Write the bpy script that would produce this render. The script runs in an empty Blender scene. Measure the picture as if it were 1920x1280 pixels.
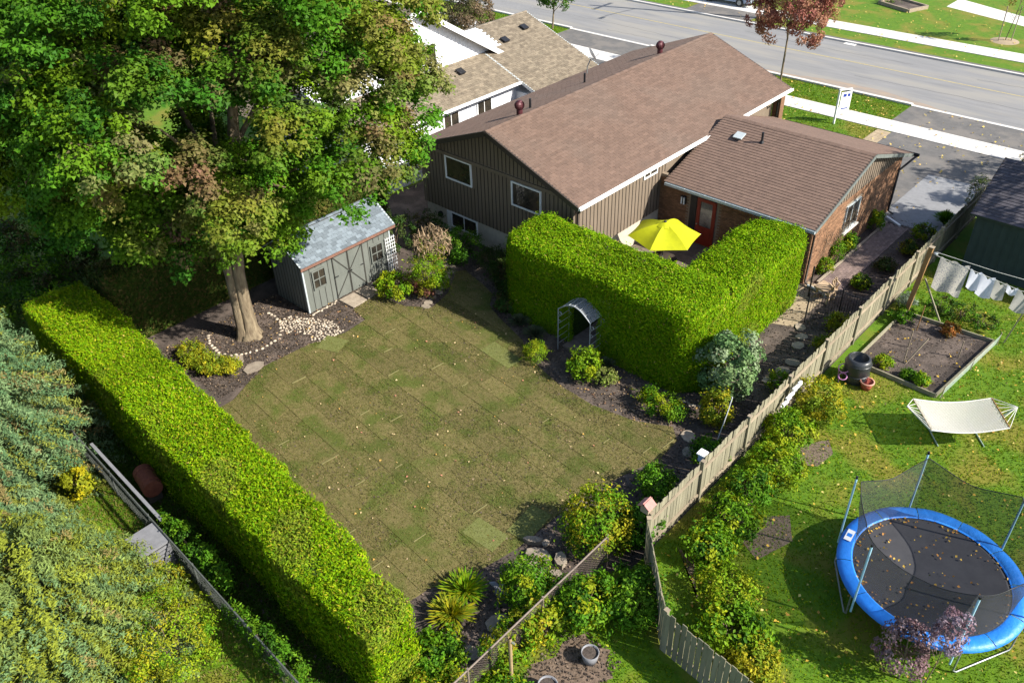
import bpy, math, random
import numpy as np
from mathutils import Vector, Matrix
random.seed(7)
rng = np.random.default_rng(11)
R = math.radians
scene = bpy.context.scene
C = scene.collection

# ------------------------------------------------------------------ camera
F_PX, PITCH, ROLL, YAW, CAM_H = 1596.16, R(35.826), R(-1.8156), R(46.467), 18.0
_f = Vector((0, math.cos(PITCH), -math.sin(PITCH)))
_r = Vector((1, 0, 0))
_u = _r.cross(_f)
_r2 = _r * math.cos(ROLL) + _u * math.sin(ROLL)
_u2 = -_r * math.sin(ROLL) + _u * math.cos(ROLL)
_V = Vector((math.sin(YAW), -math.cos(YAW), 0))
_U = Vector((math.cos(YAW), math.sin(YAW), 0))
def _w(a): return Vector((a.dot(_V), a.dot(_U), a.z))
cr, cu, cf = _w(_r2), _w(_u2), _w(_f)
cam_d = bpy.data.cameras.new('camera')
cam = bpy.data.objects.new('camera', cam_d)
C.objects.link(cam)
m = Matrix((cr, cu, -cf)).transposed().to_4x4()
m.translation = Vector((0, 0, CAM_H))
cam.matrix_world = m
cam_d.sensor_fit = 'HORIZONTAL'
cam_d.sensor_width = 36.0
cam_d.lens = 36.0 * F_PX / 1920.0
cam_d.clip_end = 2000
scene.camera = cam

# ------------------------------------------------------------------ sky, sun, exposure
SUN_AZ, SUN_EL = R(20.5), R(37.0)          # azimuth measured from +x towards +y
world = bpy.data.worlds.new('World')
scene.world = world
world.use_nodes = True
nt = world.node_tree
nt.nodes.clear()
sky = nt.nodes.new('ShaderNodeTexSky')
sky.sky_type = 'NISHITA'
sky.sun_disc = False
sky.sun_elevation = SUN_EL
sky.sun_rotation = R(90) - SUN_AZ
bg = nt.nodes.new('ShaderNodeBackground')
bg.inputs['Strength'].default_value = 0.11
out = nt.nodes.new('ShaderNodeOutputWorld')
nt.links.new(sky.outputs[0], bg.inputs[0])
nt.links.new(bg.outputs[0], out.inputs[0])
sun_d = bpy.data.lights.new('sun', 'SUN')
sun_d.energy = 5.0
sun_d.angle = R(0.55)
sun_d.color = (1.0, 0.95, 0.86)
sun = bpy.data.objects.new('sun', sun_d)
C.objects.link(sun)
sdir = Vector((math.cos(SUN_AZ) * math.cos(SUN_EL), math.sin(SUN_AZ) * math.cos(SUN_EL), math.sin(SUN_EL)))
sun.rotation_euler = (-sdir).to_track_quat('-Z', 'Y').to_euler()
sun.location = (0, 0, 60)
scene.view_settings.view_transform = 'Standard'
scene.view_settings.look = 'None'
scene.view_settings.exposure = 1.05
scene.view_settings.gamma = 1.0
scene.view_settings.use_curve_mapping = False

# ------------------------------------------------------------------ materials
def new_mat(name):
    mt = bpy.data.materials.new(name)
    mt.use_nodes = True
    n = mt.node_tree.nodes
    n.clear()
    o = n.new('ShaderNodeOutputMaterial')
    b = n.new('ShaderNodeBsdfPrincipled')
    mt.node_tree.links.new(b.outputs[0], o.inputs[0])
    return mt, n, mt.node_tree.links, b, o

def mth(n, l, op, a, b=None):
    k = n.new('ShaderNodeMath'); k.operation = op
    for i, s in enumerate((a, b)):
        if s is None: continue
        if isinstance(s, (int, float)): k.inputs[i].default_value = s
        else: l.new(s, k.inputs[i])
    return k.outputs[0]

def mat(name, ca, cb=None, scale=6.0, rough=0.8, bump=0.0, bscale=None, var=0.0, detail=5.0, lo=0.35, hi=0.65,
        spec=0.3, metal=0.0, cc=None, cscale=0.7, stretch=None, bdist=0.02):
    """two-tone noise colour, optional large third tone, per piece variation and fine relief"""
    mt, n, l, b, o = new_mat(name)
    geo = n.new('ShaderNodeNewGeometry')
    pos = geo.outputs['Position']
    if stretch:
        mp = n.new('ShaderNodeMapping'); mp.inputs['Scale'].default_value = stretch
        l.new(pos, mp.inputs['Vector']); pos = mp.outputs[0]
    col = None
    if cb is None: cb = tuple(c * 0.82 for c in ca)
    tx = n.new('ShaderNodeTexNoise'); tx.inputs['Scale'].default_value = scale; tx.inputs['Detail'].default_value = detail
    tx.inputs['Roughness'].default_value = 0.65
    l.new(pos, tx.inputs['Vector'])
    rp = n.new('ShaderNodeValToRGB')
    rp.color_ramp.elements[0].position = lo; rp.color_ramp.elements[1].position = hi
    rp.color_ramp.elements[0].color = (*ca, 1); rp.color_ramp.elements[1].color = (*cb, 1)
    l.new(tx.outputs[0], rp.inputs[0])
    col = rp.outputs[0]
    if cc is not None:
        t2 = n.new('ShaderNodeTexNoise'); t2.inputs['Scale'].default_value = cscale; t2.inputs['Detail'].default_value = 4
        l.new(pos, t2.inputs['Vector'])
        r2 = n.new('ShaderNodeValToRGB'); r2.color_ramp.elements[0].position = 0.48; r2.color_ramp.elements[1].position = 0.62
        l.new(t2.outputs[0], r2.inputs[0])
        mx = n.new('ShaderNodeMix'); mx.data_type = 'RGBA'
        l.new(r2.outputs[0], mx.inputs[0]); l.new(col, mx.inputs[6]); mx.inputs[7].default_value = (*cc, 1)
        col = mx.outputs[2]
    if var:
        oi = n.new('ShaderNodeObjectInfo'); at = n.new('ShaderNodeAttribute'); at.attribute_name = 'var'
        f = mth(n, l, 'FRACT', mth(n, l, 'ADD', oi.outputs['Random'], at.outputs['Fac']))
        v = mth(n, l, 'ADD', mth(n, l, 'MULTIPLY', f, 2 * var), 1 - var)
        hs = n.new('ShaderNodeHueSaturation'); l.new(col, hs.inputs['Color']); l.new(v, hs.inputs['Value'])
        col = hs.outputs[0]
    l.new(col, b.inputs['Base Color'])
    b.inputs['Roughness'].default_value = rough
    b.inputs['Specular IOR Level'].default_value = spec
    b.inputs['Metallic'].default_value = metal
    if bump:
        tb = n.new('ShaderNodeTexNoise'); tb.inputs['Scale'].default_value = bscale or scale * 3; tb.inputs['Detail'].default_value = 6
        l.new(pos, tb.inputs['Vector'])
        bp = n.new('ShaderNodeBump'); bp.inputs['Strength'].default_value = bump; bp.inputs['Distance'].default_value = bdist
        l.new(tb.outputs[0], bp.inputs['Height']); l.new(bp.outputs[0], b.inputs['Normal'])
    return mt

def leaf_mat(name, rough=0.55, trans=0.3, spec=0.25):
    mt, n, l, b, o = new_mat(name)
    at = n.new('ShaderNodeAttribute'); at.attribute_name = 'Col'
    l.new(at.outputs['Color'], b.inputs['Base Color'])
    b.inputs['Roughness'].default_value = rough
    b.inputs['Specular IOR Level'].default_value = spec
    tr = n.new('ShaderNodeBsdfTranslucent')
    hs = n.new('ShaderNodeHueSaturation'); hs.inputs['Saturation'].default_value = 1.1; hs.inputs['Value'].default_value = 1.3
    l.new(at.outputs['Color'], hs.inputs['Color']); l.new(hs.outputs[0], tr.inputs[0])
    mx = n.new('ShaderNodeMixShader'); mx.inputs[0].default_value = trans
    l.new(b.outputs[0], mx.inputs[1]); l.new(tr.outputs[0], mx.inputs[2]); l.new(mx.outputs[0], o.inputs[0])
    return mt

def net_mat(name, colr, opacity, fine=0.0):
    mt, n, l, b, o = new_mat(name)
    b.inputs['Base Color'].default_value = (*colr, 1); b.inputs['Roughness'].default_value = 0.8
    tr = n.new('ShaderNodeBsdfTransparent')
    mx = n.new('ShaderNodeMixShader'); mx.inputs[0].default_value = opacity
    if fine:
        g = n.new('ShaderNodeNewGeometry'); t = n.new('ShaderNodeTexNoise'); t.inputs['Scale'].default_value = fine
        l.new(g.outputs['Position'], t.inputs['Vector'])
        l.new(mth(n, l, 'ADD', mth(n, l, 'MULTIPLY', t.outputs[0], 0.5), opacity - 0.25), mx.inputs[0])
    l.new(tr.outputs[0], mx.inputs[1]); l.new(b.outputs[0], mx.inputs[2]); l.new(mx.outputs[0], o.inputs[0])
    return mt

M = {}
M['leaf'] = leaf_mat('leaf', 0.6, 0.24, 0.12)
M['hedge_leaf'] = leaf_mat('cedar_leaf', 0.7, 0.08, 0.04)
M['needle'] = leaf_mat('needle_leaf', 0.7, 0.12, 0.04)
M['glass'] = mat('window_glass', (0.05, 0.04, 0.028), (0.014, 0.014, 0.013), 1.4, rough=0.04, spec=0.6)  # brown mottling paints reflected trees into the glass colour
M['white'] = mat('white_paint', (0.78, 0.78, 0.77), (0.7, 0.7, 0.69), 9, rough=0.5)
M['gutter_grey'] = mat('pale_grey_gutter', (0.42, 0.46, 0.47), (0.36, 0.4, 0.4), 9, rough=0.4)
M['black'] = mat('black_paint', (0.012, 0.012, 0.014), (0.02, 0.02, 0.022), 9, rough=0.45)
M['soil'] = mat('soil', (0.085, 0.066, 0.054), (0.045, 0.035, 0.029), 14, rough=0.95, bump=0.8, bscale=30, cc=(0.12, 0.092, 0.075), cscale=1.2)
M['galv'] = mat('galvanised', (0.36, 0.38, 0.38), (0.26, 0.28, 0.28), 14, rough=0.4, metal=0.6)
M['bark'] = mat('bark', (0.24, 0.19, 0.12), (0.11, 0.08, 0.05), 9, rough=0.9, bump=1.0, bscale=22, stretch=(1, 1, 0.22))
M['twig'] = mat('twig', (0.2, 0.15, 0.1), (0.1, 0.07, 0.045), 12, rough=0.9)

# ------------------------------------------------------------------ object helpers
WL = {}
def thing(name, label, cat, loc=(0, 0, 0), group=None, rz=0.0):
    o = bpy.data.objects.new(name, None)
    o.empty_display_size = 0.2
    C.objects.link(o)
    o.location = loc
    o.rotation_euler = (0, 0, rz)
    o['label'] = label; o['category'] = cat
    if group: o['group'] = group
    WL[o.name] = Vector(loc)
    return o
def tag(o, label=None, cat=None, group=None, kind=None):
    if label: o['label'] = label
    if cat: o['category'] = cat
    if group: o['group'] = group
    if kind: o['kind'] = kind
    return o
def link(name, me, parent=None, loc=None):
    """child meshes are given in world coordinates when parent is not rotated"""
    o = bpy.data.objects.new(name, me)
    C.objects.link(o)
    base = WL.get(parent.name, Vector((0, 0, 0))) if parent is not None else Vector((0, 0, 0))
    if parent is not None: o.parent = parent
    if loc is not None:
        o.location = Vector(loc) - base
        WL[o.name] = Vector(loc)
    else:
        WL[o.name] = base.copy()
    return o

class MB:
    def __init__(s): s.v = []; s.f = []; s.var = []; s.cur = 0.0; s.smooth = []
    def add(s, vs, fs, sm=False):
        b = len(s.v); s.v.extend([tuple(p) for p in vs])
        for f in fs: s.f.append(tuple(b + i for i in f)); s.var.append(s.cur); s.smooth.append(sm)
        return s
    def box(s, a, b):
        (x0, y0, z0), (x1, y1, z1) = a, b
        return s.add([(x0, y0, z0), (x1, y0, z0), (x1, y1, z0), (x0, y1, z0), (x0, y0, z1), (x1, y0, z1), (x1, y1, z1), (x0, y1, z1)],
                     [(0, 3, 2, 1), (4, 5, 6, 7), (0, 1, 5, 4), (1, 2, 6, 5), (2, 3, 7, 6), (3, 0, 4, 7)])
    def obox(s, c, ax, ay, az, hx, hy, hz):
        c = Vector(c); ax = Vector(ax); ay = Vector(ay); az = Vector(az)
        vs = [c + ax * (hx * i) + ay * (hy * j) + az * (hz * k) for k in (-1, 1) for j in (-1, 1) for i in (-1, 1)]
        return s.add(vs, [(0, 2, 3, 1), (4, 5, 7, 6), (0, 1, 5, 4), (1, 3, 7, 5), (3, 2, 6, 7), (2, 0, 4, 6)])
    def beam(s, p, q, w, h, up=(0, 0, 1)):
        p = Vector(p); q = Vector(q); d = (q - p); L = d.length; d.normalize()
        u = Vector(up)
        if abs(d.dot(u)) > 0.98: u = Vector((1, 0, 0))
        sd = d.cross(u).normalized(); u = sd.cross(d).normalized()
        return s.obox((p + q) / 2, d, sd, u, L / 2, w / 2, h / 2)
    def tube(s, pts, rad, n=8, cap=True, sm=True):
        pts = [Vector(p) for p in pts]
        if isinstance(rad, (int, float)): rad = [rad] * len(pts)
        vs = []; prev = None
        for i, p in enumerate(pts):
            d = (pts[min(i + 1, len(pts) - 1)] - pts[max(i - 1, 0)]).normalized()
            if prev is None:
                u = Vector((0, 0, 1)) if abs(d.z) < 0.95 else Vector((1, 0, 0))
                a = d.cross(u).normalized()
            else:
                a = (prev - d * prev.dot(d)).normalized()
            prev = a; b = d.cross(a)
            for k in range(n):
                t = 2 * math.pi * k / n
                vs.append(p + (a * math.cos(t) + b * math.sin(t)) * rad[i])
        fs = [(i * n + k, i * n + (k + 1) % n, (i + 1) * n + (k + 1) % n, (i + 1) * n + k) for i in range(len(pts) - 1) for k in range(n)]
        s.add(vs, fs, sm)
        if cap:
            e = (len(pts) - 1) * n
            s.add(vs[:n], [tuple(range(n - 1, -1, -1))]); s.add(vs[e:], [tuple(range(n))])
        return s
    def lathe(s, c, prof, n=20, cap=True, sm=True):
        c = Vector(c); vs = []
        for r_, z_ in prof:
            for k in range(n):
                t = 2 * math.pi * k / n
                vs.append(c + Vector((r_ * math.cos(t), r_ * math.sin(t), z_)))
        fs = [(i * n + k, i * n + (k + 1) % n, (i + 1) * n + (k + 1) % n, (i + 1) * n + k) for i in range(len(prof) - 1) for k in range(n)]
        s.add(vs, fs, sm)
        if cap:
            e = (len(prof) - 1) * n
            s.add(vs[:n], [tuple(range(n - 1, -1, -1))]); s.add(vs[e:], [tuple(range(n))])
        return s
    def poly(s, pts): return s.add(pts, [tuple(range(len(pts)))])
    def prism(s, pts, z0, z1):
        n = len(pts)
        vs = [(p[0], p[1], z0) for p in pts] + [(p[0], p[1], z1) for p in pts]
        fs = [tuple(range(n - 1, -1, -1)), tuple(range(n, 2 * n))] + [(i, (i + 1) % n, n + (i + 1) % n, n + i) for i in range(n)]
        return s.add(vs, fs)
    def mesh(s, name, mt, off=(0, 0, 0)):
        me = bpy.data.meshes.new(name)
        ox, oy, oz = off
        me.from_pydata([(x - ox, y - oy, z - oz) for x, y, z in s.v], [], s.f)
        me.materials.append(mt)
        if any(s.var):
            a = me.attributes.new('var', 'FLOAT', 'FACE'); a.data.foreach_set('value', s.var)
        if any(s.smooth): me.polygons.foreach_set('use_smooth', s.smooth)
        me.update()
        return me
    def build(s, name, mt, parent=None, loc=None):
        base = Vector(loc) if loc is not None else (WL.get(parent.name, Vector((0, 0, 0))) if parent is not None else Vector((0, 0, 0)))
        return link(name, s.mesh(name, mt, base), parent, loc)

def structure(name, mb, mt):
    o = mb.build(name, mt); o['kind'] = 'structure'; return o

def sheet(name, pts, z, mt):
    o = MB().poly([(x, y, z) for x, y in pts]).build(name, mt); o['kind'] = 'structure'; return o

def pieces(name, parent, me, places, rots=None, limit=300, mt=None):
    """alike pieces: nearest to the camera as objects sharing one mesh, the rest joined"""
    idx = sorted(range(len(places)), key=lambda i: (Vector(places[i]) - Vector((0, 0, CAM_H))).length)
    vs = np.array([v.co[:] for v in me.vertices]); fs = [tuple(p.vertices) for p in me.polygons]
    rest = MB()
    base = WL.get(parent.name, Vector((0, 0, 0)))
    for c, i in enumerate(idx):
        rm = rots[i] if rots is not None and not isinstance(rots, Matrix) else rots
        if c < limit:
            o = bpy.data.objects.new(name, me); C.objects.link(o); o.parent = parent
            mm = (rm.to_4x4() if rm is not None else Matrix.Identity(4)); mm.translation = Vector(places[i]) - base
            o.matrix_local = mm
        else:
            w = vs @ np.array(rm.to_3x3()).T if rm is not None else vs
            rest.cur = random.random()
            rest.add(w + np.array(places[i]), fs)
    if rest.v:
        o = rest.build(name + '_field', mt or me.materials[0], parent); o['kind'] = 'stuff'

def rotfrom(a, b, c):
    return Matrix((Vector(a), Vector(b), Vector(c))).transposed()

# ------------------------------------------------------------------ foliage helpers
def unit(a): return a / np.maximum(np.linalg.norm(a, axis=1, keepdims=True), 1e-9)
def leaves(name, parent, P, N, size, col, mt='leaf', aspect=1.7, fold=0.25, along=None, kind=None, tri=False):
    """P positions, N facing normals, one folded kite (two triangles) for each leaf"""
    n = len(P)
    N = unit(np.asarray(N, float))
    T = along if along is not None else rng.normal(size=(n, 3))
    T = unit(T - N * (T * N).sum(1, keepdims=True))
    B = np.cross(N, T)
    s = np.broadcast_to(np.asarray(size, float), (n,))[:, None]
    w = s / aspect
    base = P - T * s * 0.5
    tip = P + T * s * 0.5
    mid = P - T * s * 0.08 + N * w * fold
    nv = 3 if tri else 4
    if tri: V = np.stack([base + B * w * 0.5, tip, base - B * w * 0.5 + N * w * fold], 1).reshape(-1, 3)
    else: V = np.stack([base, mid + B * w * 0.5, tip, mid - B * w * 0.5], 1).reshape(-1, 3)
    off = np.array(WL.get(parent.name, (0, 0, 0))) if parent is not None else np.zeros(3)
    V = V - off
    me = bpy.data.meshes.new(name)
    me.vertices.add(nv * n); me.vertices.foreach_set('co', V.astype(np.float32).ravel())
    b4 = (np.arange(n) * nv)[:, None]; nf = n if tri else 2 * n
    idx = (np.concatenate([b4, b4 + 1, b4 + 2], 1) if tri else np.concatenate([b4, b4 + 1, b4 + 2, b4, b4 + 2, b4 + 3], 1)).ravel()
    me.loops.add(3 * nf); me.loops.foreach_set('vertex_index', idx.astype(np.int32))
    me.polygons.add(nf); me.polygons.foreach_set('loop_start', (np.arange(nf) * 3).astype(np.int32))
    a = me.color_attributes.new('Col', 'FLOAT_COLOR', 'POINT')
    cc = np.ones((n, nv, 4)); cc[:, :, :3] = np.clip(col, 0.001, 1)[:, None, :]
    a.data.foreach_set('color', cc.astype(np.float32).ravel())
    me.materials.append(M[mt])
    me.update(); me.validate()
    o = link(name, me, parent)
    if kind: o['kind'] = kind
    return o

def pick(cols, n, wts=None, jit=0.22):
    cols = np.array(cols, float)
    k = rng.choice(len(cols), n, p=None if wts is None else np.array(wts) / np.sum(wts))
    return cols[k] * (1 + rng.uniform(-jit, jit, (n, 1)))

def lump(p, sc=1.0, seed=0.0):
    """cheap smooth noise from sines, about -1..1"""
    x, y, z = p[:, 0] * sc + seed, p[:, 1] * sc + seed * 1.7, p[:, 2] * sc + seed * 0.6
    return (np.sin(1.7 * x + 1.3 * np.sin(1.1 * y)) + np.sin(2.3 * y + 1.1 * np.sin(1.9 * z)) + np.sin(2.9 * z + 0.7 * x + 1.9 * np.sin(0.8 * x))) / 3

def clumps(cen, rad, nc, cr_, per, up=0.6, flat=0.65, inner=0.55, lowcut=-0.6):
    """leaf positions grouped in rounded pads over an ellipsoid; returns P, N, clump index, pad height 0..1"""
    cen = np.array(cen, float); rad = np.array(rad, float)
    d = unit(rng.normal(size=(nc * 3, 3))); d = d[d[:, 2] > lowcut][:nc]; nc = len(d)
    rr = rng.uniform(inner, 1.0, (nc, 1)) ** 0.6
    c = cen + d * rad * rr
    axis = unit(d * 0.8 + np.array([0, 0, up]))
    q = unit(rng.normal(size=(nc * per, 3)))
    ci = np.repeat(np.arange(nc), per)
    ax = axis[ci]
    h = (q * ax).sum(1, keepdims=True)
    q = np.where(h < -0.25, q - 2 * h * ax, q)
    h = (q * ax).sum(1, keepdims=True)
    sc = rng.uniform(0.7, 1.25, (nc, 1))[ci] * cr_
    rr2 = rng.uniform(0.55, 1.05, (nc * per, 1))
    P = c[ci] + (q - ax * h * (1 - flat)) * sc * rr2
    N = unit(q * 0.7 + ax * 0.5 + rng.normal(size=q.shape) * 0.45)
    return P, N, ci, nc

def rbox_pts(b, r, dens, faces='t+x-x+y-y', rp=None):
    """points and normals over a rounded box b=(x0,x1,y0,y1,z0,z1)"""
    x0, x1, y0, y1, z0, z1 = b
    S = []
    def samp(n, fn): S.append(fn(rng.uniform(size=n), rng.uniform(size=n)))
    X = lambda a: x0 + a * (x1 - x0); Y = lambda a: y0 + a * (y1 - y0); Z = lambda a: z0 + a * (z1 - z0)
    if 't' in faces: samp(int(dens * (x1 - x0) * (y1 - y0)), lambda a, c: np.stack([X(a), Y(c), np.full_like(a, z1)], 1))
    for k, (ax, val) in {'+x': (0, x1), '-x': (0, x0), '+y': (1, y1), '-y': (1, y0)}.items():
        if k in faces:
            L = (y1 - y0) if ax == 0 else (x1 - x0)
            if ax == 0: samp(int(dens * L * (z1 - z0)), lambda a, c, val=val: np.stack([np.full_like(a, val), Y(a), Z(c)], 1))
            else: samp(int(dens * L * (z1 - z0)), lambda a, c, val=val: np.stack([X(a), np.full_like(a, val), Z(c)], 1))
    S = np.concatenate(S)
    rp = rp or r; rv = np.array([rp, rp, r])
    lo = np.array([x0 + rp, y0 + rp, z0 - 5]); hi = np.array([x1 - rp, y1 - rp, z1 - r])
    q = np.clip(S, lo, hi); d = unit((S - q) / rv)
    return q + d * rv, unit(d / rv)

def rbox_mesh(b, r, step=0.3):
    """closed rounded box for a hedge's inside"""
    x0, x1, y0, y1, z0, z1 = b
    mb = MB()
    nx, ny, nz = [max(3, int((e - s) / step)) for s, e in ((x0, x1), (y0, y1), (z0, z1))]
    def grid(fn, na, nb):
        vs = np.array([fn(i / na, j / nb) for i in range(na + 1) for j in range(nb + 1)])
        lo = np.array([x0 + r, y0 + r, z0 - 5]); hi = np.array([x1 - r, y1 - r, z1 - r])
        q = np.clip(vs, lo, hi); d = unit(vs - q); vs = q + d * (r * (1 + 0.0))
        mb.add(vs, [(i * (nb + 1) + j, (i + 1) * (nb + 1) + j, (i + 1) * (nb + 1) + j + 1, i * (nb + 1) + j + 1) for i in range(na) for j in range(nb)])
    X = lambda a: x0 + a * (x1 - x0); Y = lambda a: y0 + a * (y1 - y0); Z = lambda a: z0 + a * (z1 - z0)
    grid(lambda a, c: (X(a), Y(c), z1), nx, ny)
    grid(lambda a, c: (x1, Y(a), Z(c)), ny, nz); grid(lambda a, c: (x0, Y(1 - a), Z(c)), ny, nz)
    grid(lambda a, c: (X(a), y0, Z(c)), nx, nz); grid(lambda a, c: (X(1 - a), y1, Z(c)), nx, nz)
    return mb
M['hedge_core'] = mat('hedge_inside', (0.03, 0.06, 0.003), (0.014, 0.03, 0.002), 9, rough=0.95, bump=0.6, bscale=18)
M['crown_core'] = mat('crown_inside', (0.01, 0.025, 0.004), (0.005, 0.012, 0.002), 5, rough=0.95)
# ------------------------------------------------------------------ the setting
M['grass'] = mat('grass', (0.09, 0.165, 0.003), (0.055, 0.125, 0.002), 3.5, rough=0.9, bump=0.7, bscale=40, cc=(0.15, 0.145, 0.015), cscale=0.55)
M['sod'] = mat('sod', (0.148, 0.12, 0.045), (0.106, 0.094, 0.028), 7, rough=0.95, bump=0.9, bscale=45, var=0.13, cc=(0.072, 0.088, 0.014), cscale=1.1)
M['sod_edge'] = mat('dry_sod_edge', (0.19, 0.175, 0.075), (0.15, 0.135, 0.05), 20, rough=0.95)
M['asphalt'] = mat('road_asphalt', (0.215, 0.21, 0.205), (0.175, 0.172, 0.17), 1.2, rough=0.9, bump=0.3, bscale=60, stretch=(0.25, 1.6, 1), cc=(0.235, 0.222, 0.2), cscale=0.5)
M['drive'] = mat('driveway_asphalt', (0.13, 0.122, 0.115), (0.1, 0.095, 0.09), 3, rough=0.9, bump=0.4, bscale=60, cc=(0.155, 0.14, 0.125), cscale=0.9)
M['drive_pale'] = mat('driveway_pale', (0.23, 0.23, 0.235), (0.19, 0.19, 0.195), 4, rough=0.9, bump=0.3, bscale=60)
M['concrete'] = mat('sidewalk_concrete', (0.56, 0.53, 0.49), (0.48, 0.455, 0.42), 3, rough=0.9, bump=0.25, bscale=50, var=0.05)
M['beige'] = mat('beige_paver', (0.36, 0.28, 0.18), (0.3, 0.23, 0.15), 5, rough=0.9, var=0.12)
M['yellow_line'] = mat('yellow_road_paint', (0.42, 0.33, 0.12), (0.26, 0.23, 0.15), 6, rough=0.8)
M['dirt'] = mat('road_dirt', (0.29, 0.22, 0.16), (0.21, 0.19, 0.17), 2.5, rough=0.95, stretch=(0.4, 1, 1))
M['stone'] = mat('pale_stone', (0.46, 0.39, 0.3), (0.34, 0.28, 0.21), 9, rough=0.9, var=0.25, bump=0.3)
M['flag'] = mat('flagstone', (0.3, 0.25, 0.19), (0.21, 0.17, 0.13), 6, rough=0.9, var=0.18, bump=0.4)

sheet('ground', [(-160, -40), (70, -40), (70, 160), (-160, 160)], 0.0, M['grass'])
sheet('planting_bed_soil', [(-27.6, 5.0), (-8.5, 5.0), (-8.5, 11.9), (-7.9, 12.6), (-7.9, 36.2), (-11.1, 36.2), (-11.1, 28.3), (-27.6, 28.3)], 0.004, M['soil'])
sheet('side_yard_soil', [(-29.6, 18.0), (-27.6, 18.0), (-27.6, 28.3), (-26.0, 28.3), (-26.0, 38.0), (-29.6, 38.0)], 0.004, M['soil'])
# street
sheet('road', [(-150, 49.75), (65, 49.75), (65, 58.35), (-150, 58.35)], 0.004, M['asphalt'])
MB_ = MB()
MB_.poly([(-27, 49.76, 0.008), (-13.5, 49.76, 0.008), (-14.5, 50.2, 0.008), (-17.5, 50.9, 0.008), (-20.5, 50.9, 0.008), (-23, 50.3, 0.008), (-26, 50.1, 0.008)])
structure('road_dirt', MB_, M['dirt'])
sheet('yellow_line', [(-150, 54.75), (65, 54.75), (65, 54.87), (-150, 54.87)], 0.008, M['yellow_line'])
def kerb(name, y0, y1, gaps):
    k = MB(); x = -150
    for a, b in gaps + [(65, 66)]:
        k.prism([(x, y0), (a, y0), (a, y1), (x, y1)], -0.05, 0.11)
        if b < 65: k.prism([(a, y0), (b, y0), (b, y1), (a, y1)], -0.05, 0.03)
        x = b
    return structure(name, k, M['concrete'])
kerb('near_kerb', 49.5, 49.75, [(-40.2, -33.2), (-15.3, -4.5)])
kerb('far_kerb', 58.35, 58.55, [])
sheet('far_gutter_strip', [(-150, 58.552), (65, 58.552), (65, 59.1), (-150, 59.1)], 0.03, M['drive'])
def sidewalk(name, y0, y1, x0, x1):
    r_ = bpy.data.objects.new(name, None); C.objects.link(r_); r_['kind'] = 'structure'; WL[r_.name] = Vector((0, 0, 0))
    s = MB().prism([(-0.745, -(y1 - y0) / 2), (0.745, -(y1 - y0) / 2), (0.745, (y1 - y0) / 2), (-0.745, (y1 - y0) / 2)], -0.05, 0.035).mesh('slab', M['concrete'])
    pieces('slab', r_, s, [(x, (y0 + y1) / 2, random.uniform(-0.004, 0.004)) for x in np.arange(x0, x1, 1.5)])
sidewalk('near_sidewalk', 45.2, 46.75, -72, 20)
sidewalk('far_sidewalk', 61.0, 62.75, -60, 30)
# driveways
sheet('driveway', [(-14.62, 36.9), (-8.0, 36.9), (-8.0, 45.2), (-14.62, 45.2)], 0.008, M['drive'])
sheet('driveway_apron', [(-15.3, 46.75), (-4.5, 46.75), (-4.5, 49.5), (-15.3, 49.5)], 0.008, M['drive'])
sheet('driveway_slab', [(-11.15, 35.3), (-8.15, 35.6), (-8.15, 41.2), (-9.3, 41.35), (-11.15, 41.2)], 0.014, M['drive_pale'])
sheet('neighbour_apron', [(-40.2, 46.75), (-33.2, 46.75), (-33.2, 49.5), (-40.2, 49.5)], 0.008, M['drive'])
sheet('neighbour_driveway', [(-39.5, 38.5), (-33.5, 38.5), (-33.5, 45.2), (-39.5, 45.2)], 0.008, M['drive'])
sheet('sand_strip', [(-33.48, 38.5), (-30.6, 38.5), (-30.6, 45.2), (-33.48, 45.2)], 0.006, M['beige'])
bp = MB()
r_ = bpy.data.objects.new('paver_strip', None); C.objects.link(r_); r_['kind'] = 'structure'; WL[r_.name] = Vector((0, 0, 0))
s = MB().prism([(-0.119, -0.094), (0.119, -0.094), (0.119, 0.094), (-0.119, 0.094)], 0, 0.03).mesh('paver', M['beige'])
pieces('paver', r_, s, [(-15.36 + 0.125 + 0.245 * i, 43.35 + 0.2 * j, 0.0) for i in range(3) for j in range(9)])
sheet('front_walk', [(-21.3, 71.2), (-6, 66.2), (-6, 67.4), (-21.3, 74.0)], 0.006, M['concrete'])

# ------------------------------------------------------------------ freshly laid sod, every roll a piece
LAWN = [(-21.9, 7.7), (-22.0, 9.6), (-22.42, 10.44), (-22.78, 11.35), (-22.62, 13.2), (-22.22, 14.45), (-22.3, 15.5), (-23.2, 15.64), (-23.3, 16.4), (-23.3, 16.95),
        (-22.3, 17.0), (-21.84, 17.09), (-21.0, 17.7), (-21.1, 18.2), (-21.25, 18.8), (-21.85, 19.7), (-22.2, 20.2), (-21.98, 20.48), (-21.29, 20.31), (-20.62, 20.15), (-19.88, 19.9),
        (-19.42, 19.26), (-18.62, 18.88), (-16.9, 18.35), (-16.0, 17.7), (-14.35, 17.26), (-12.8, 17.15), (-11.27, 17.4), (-10.2, 17.95), (-9.75, 17.5), (-9.7, 16.54), (-10.16, 15.07),
        (-10.55, 13.14), (-10.62, 11.1), (-10.9, 9.8), (-11.45, 8.6), (-11.6, 7.5)]
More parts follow.
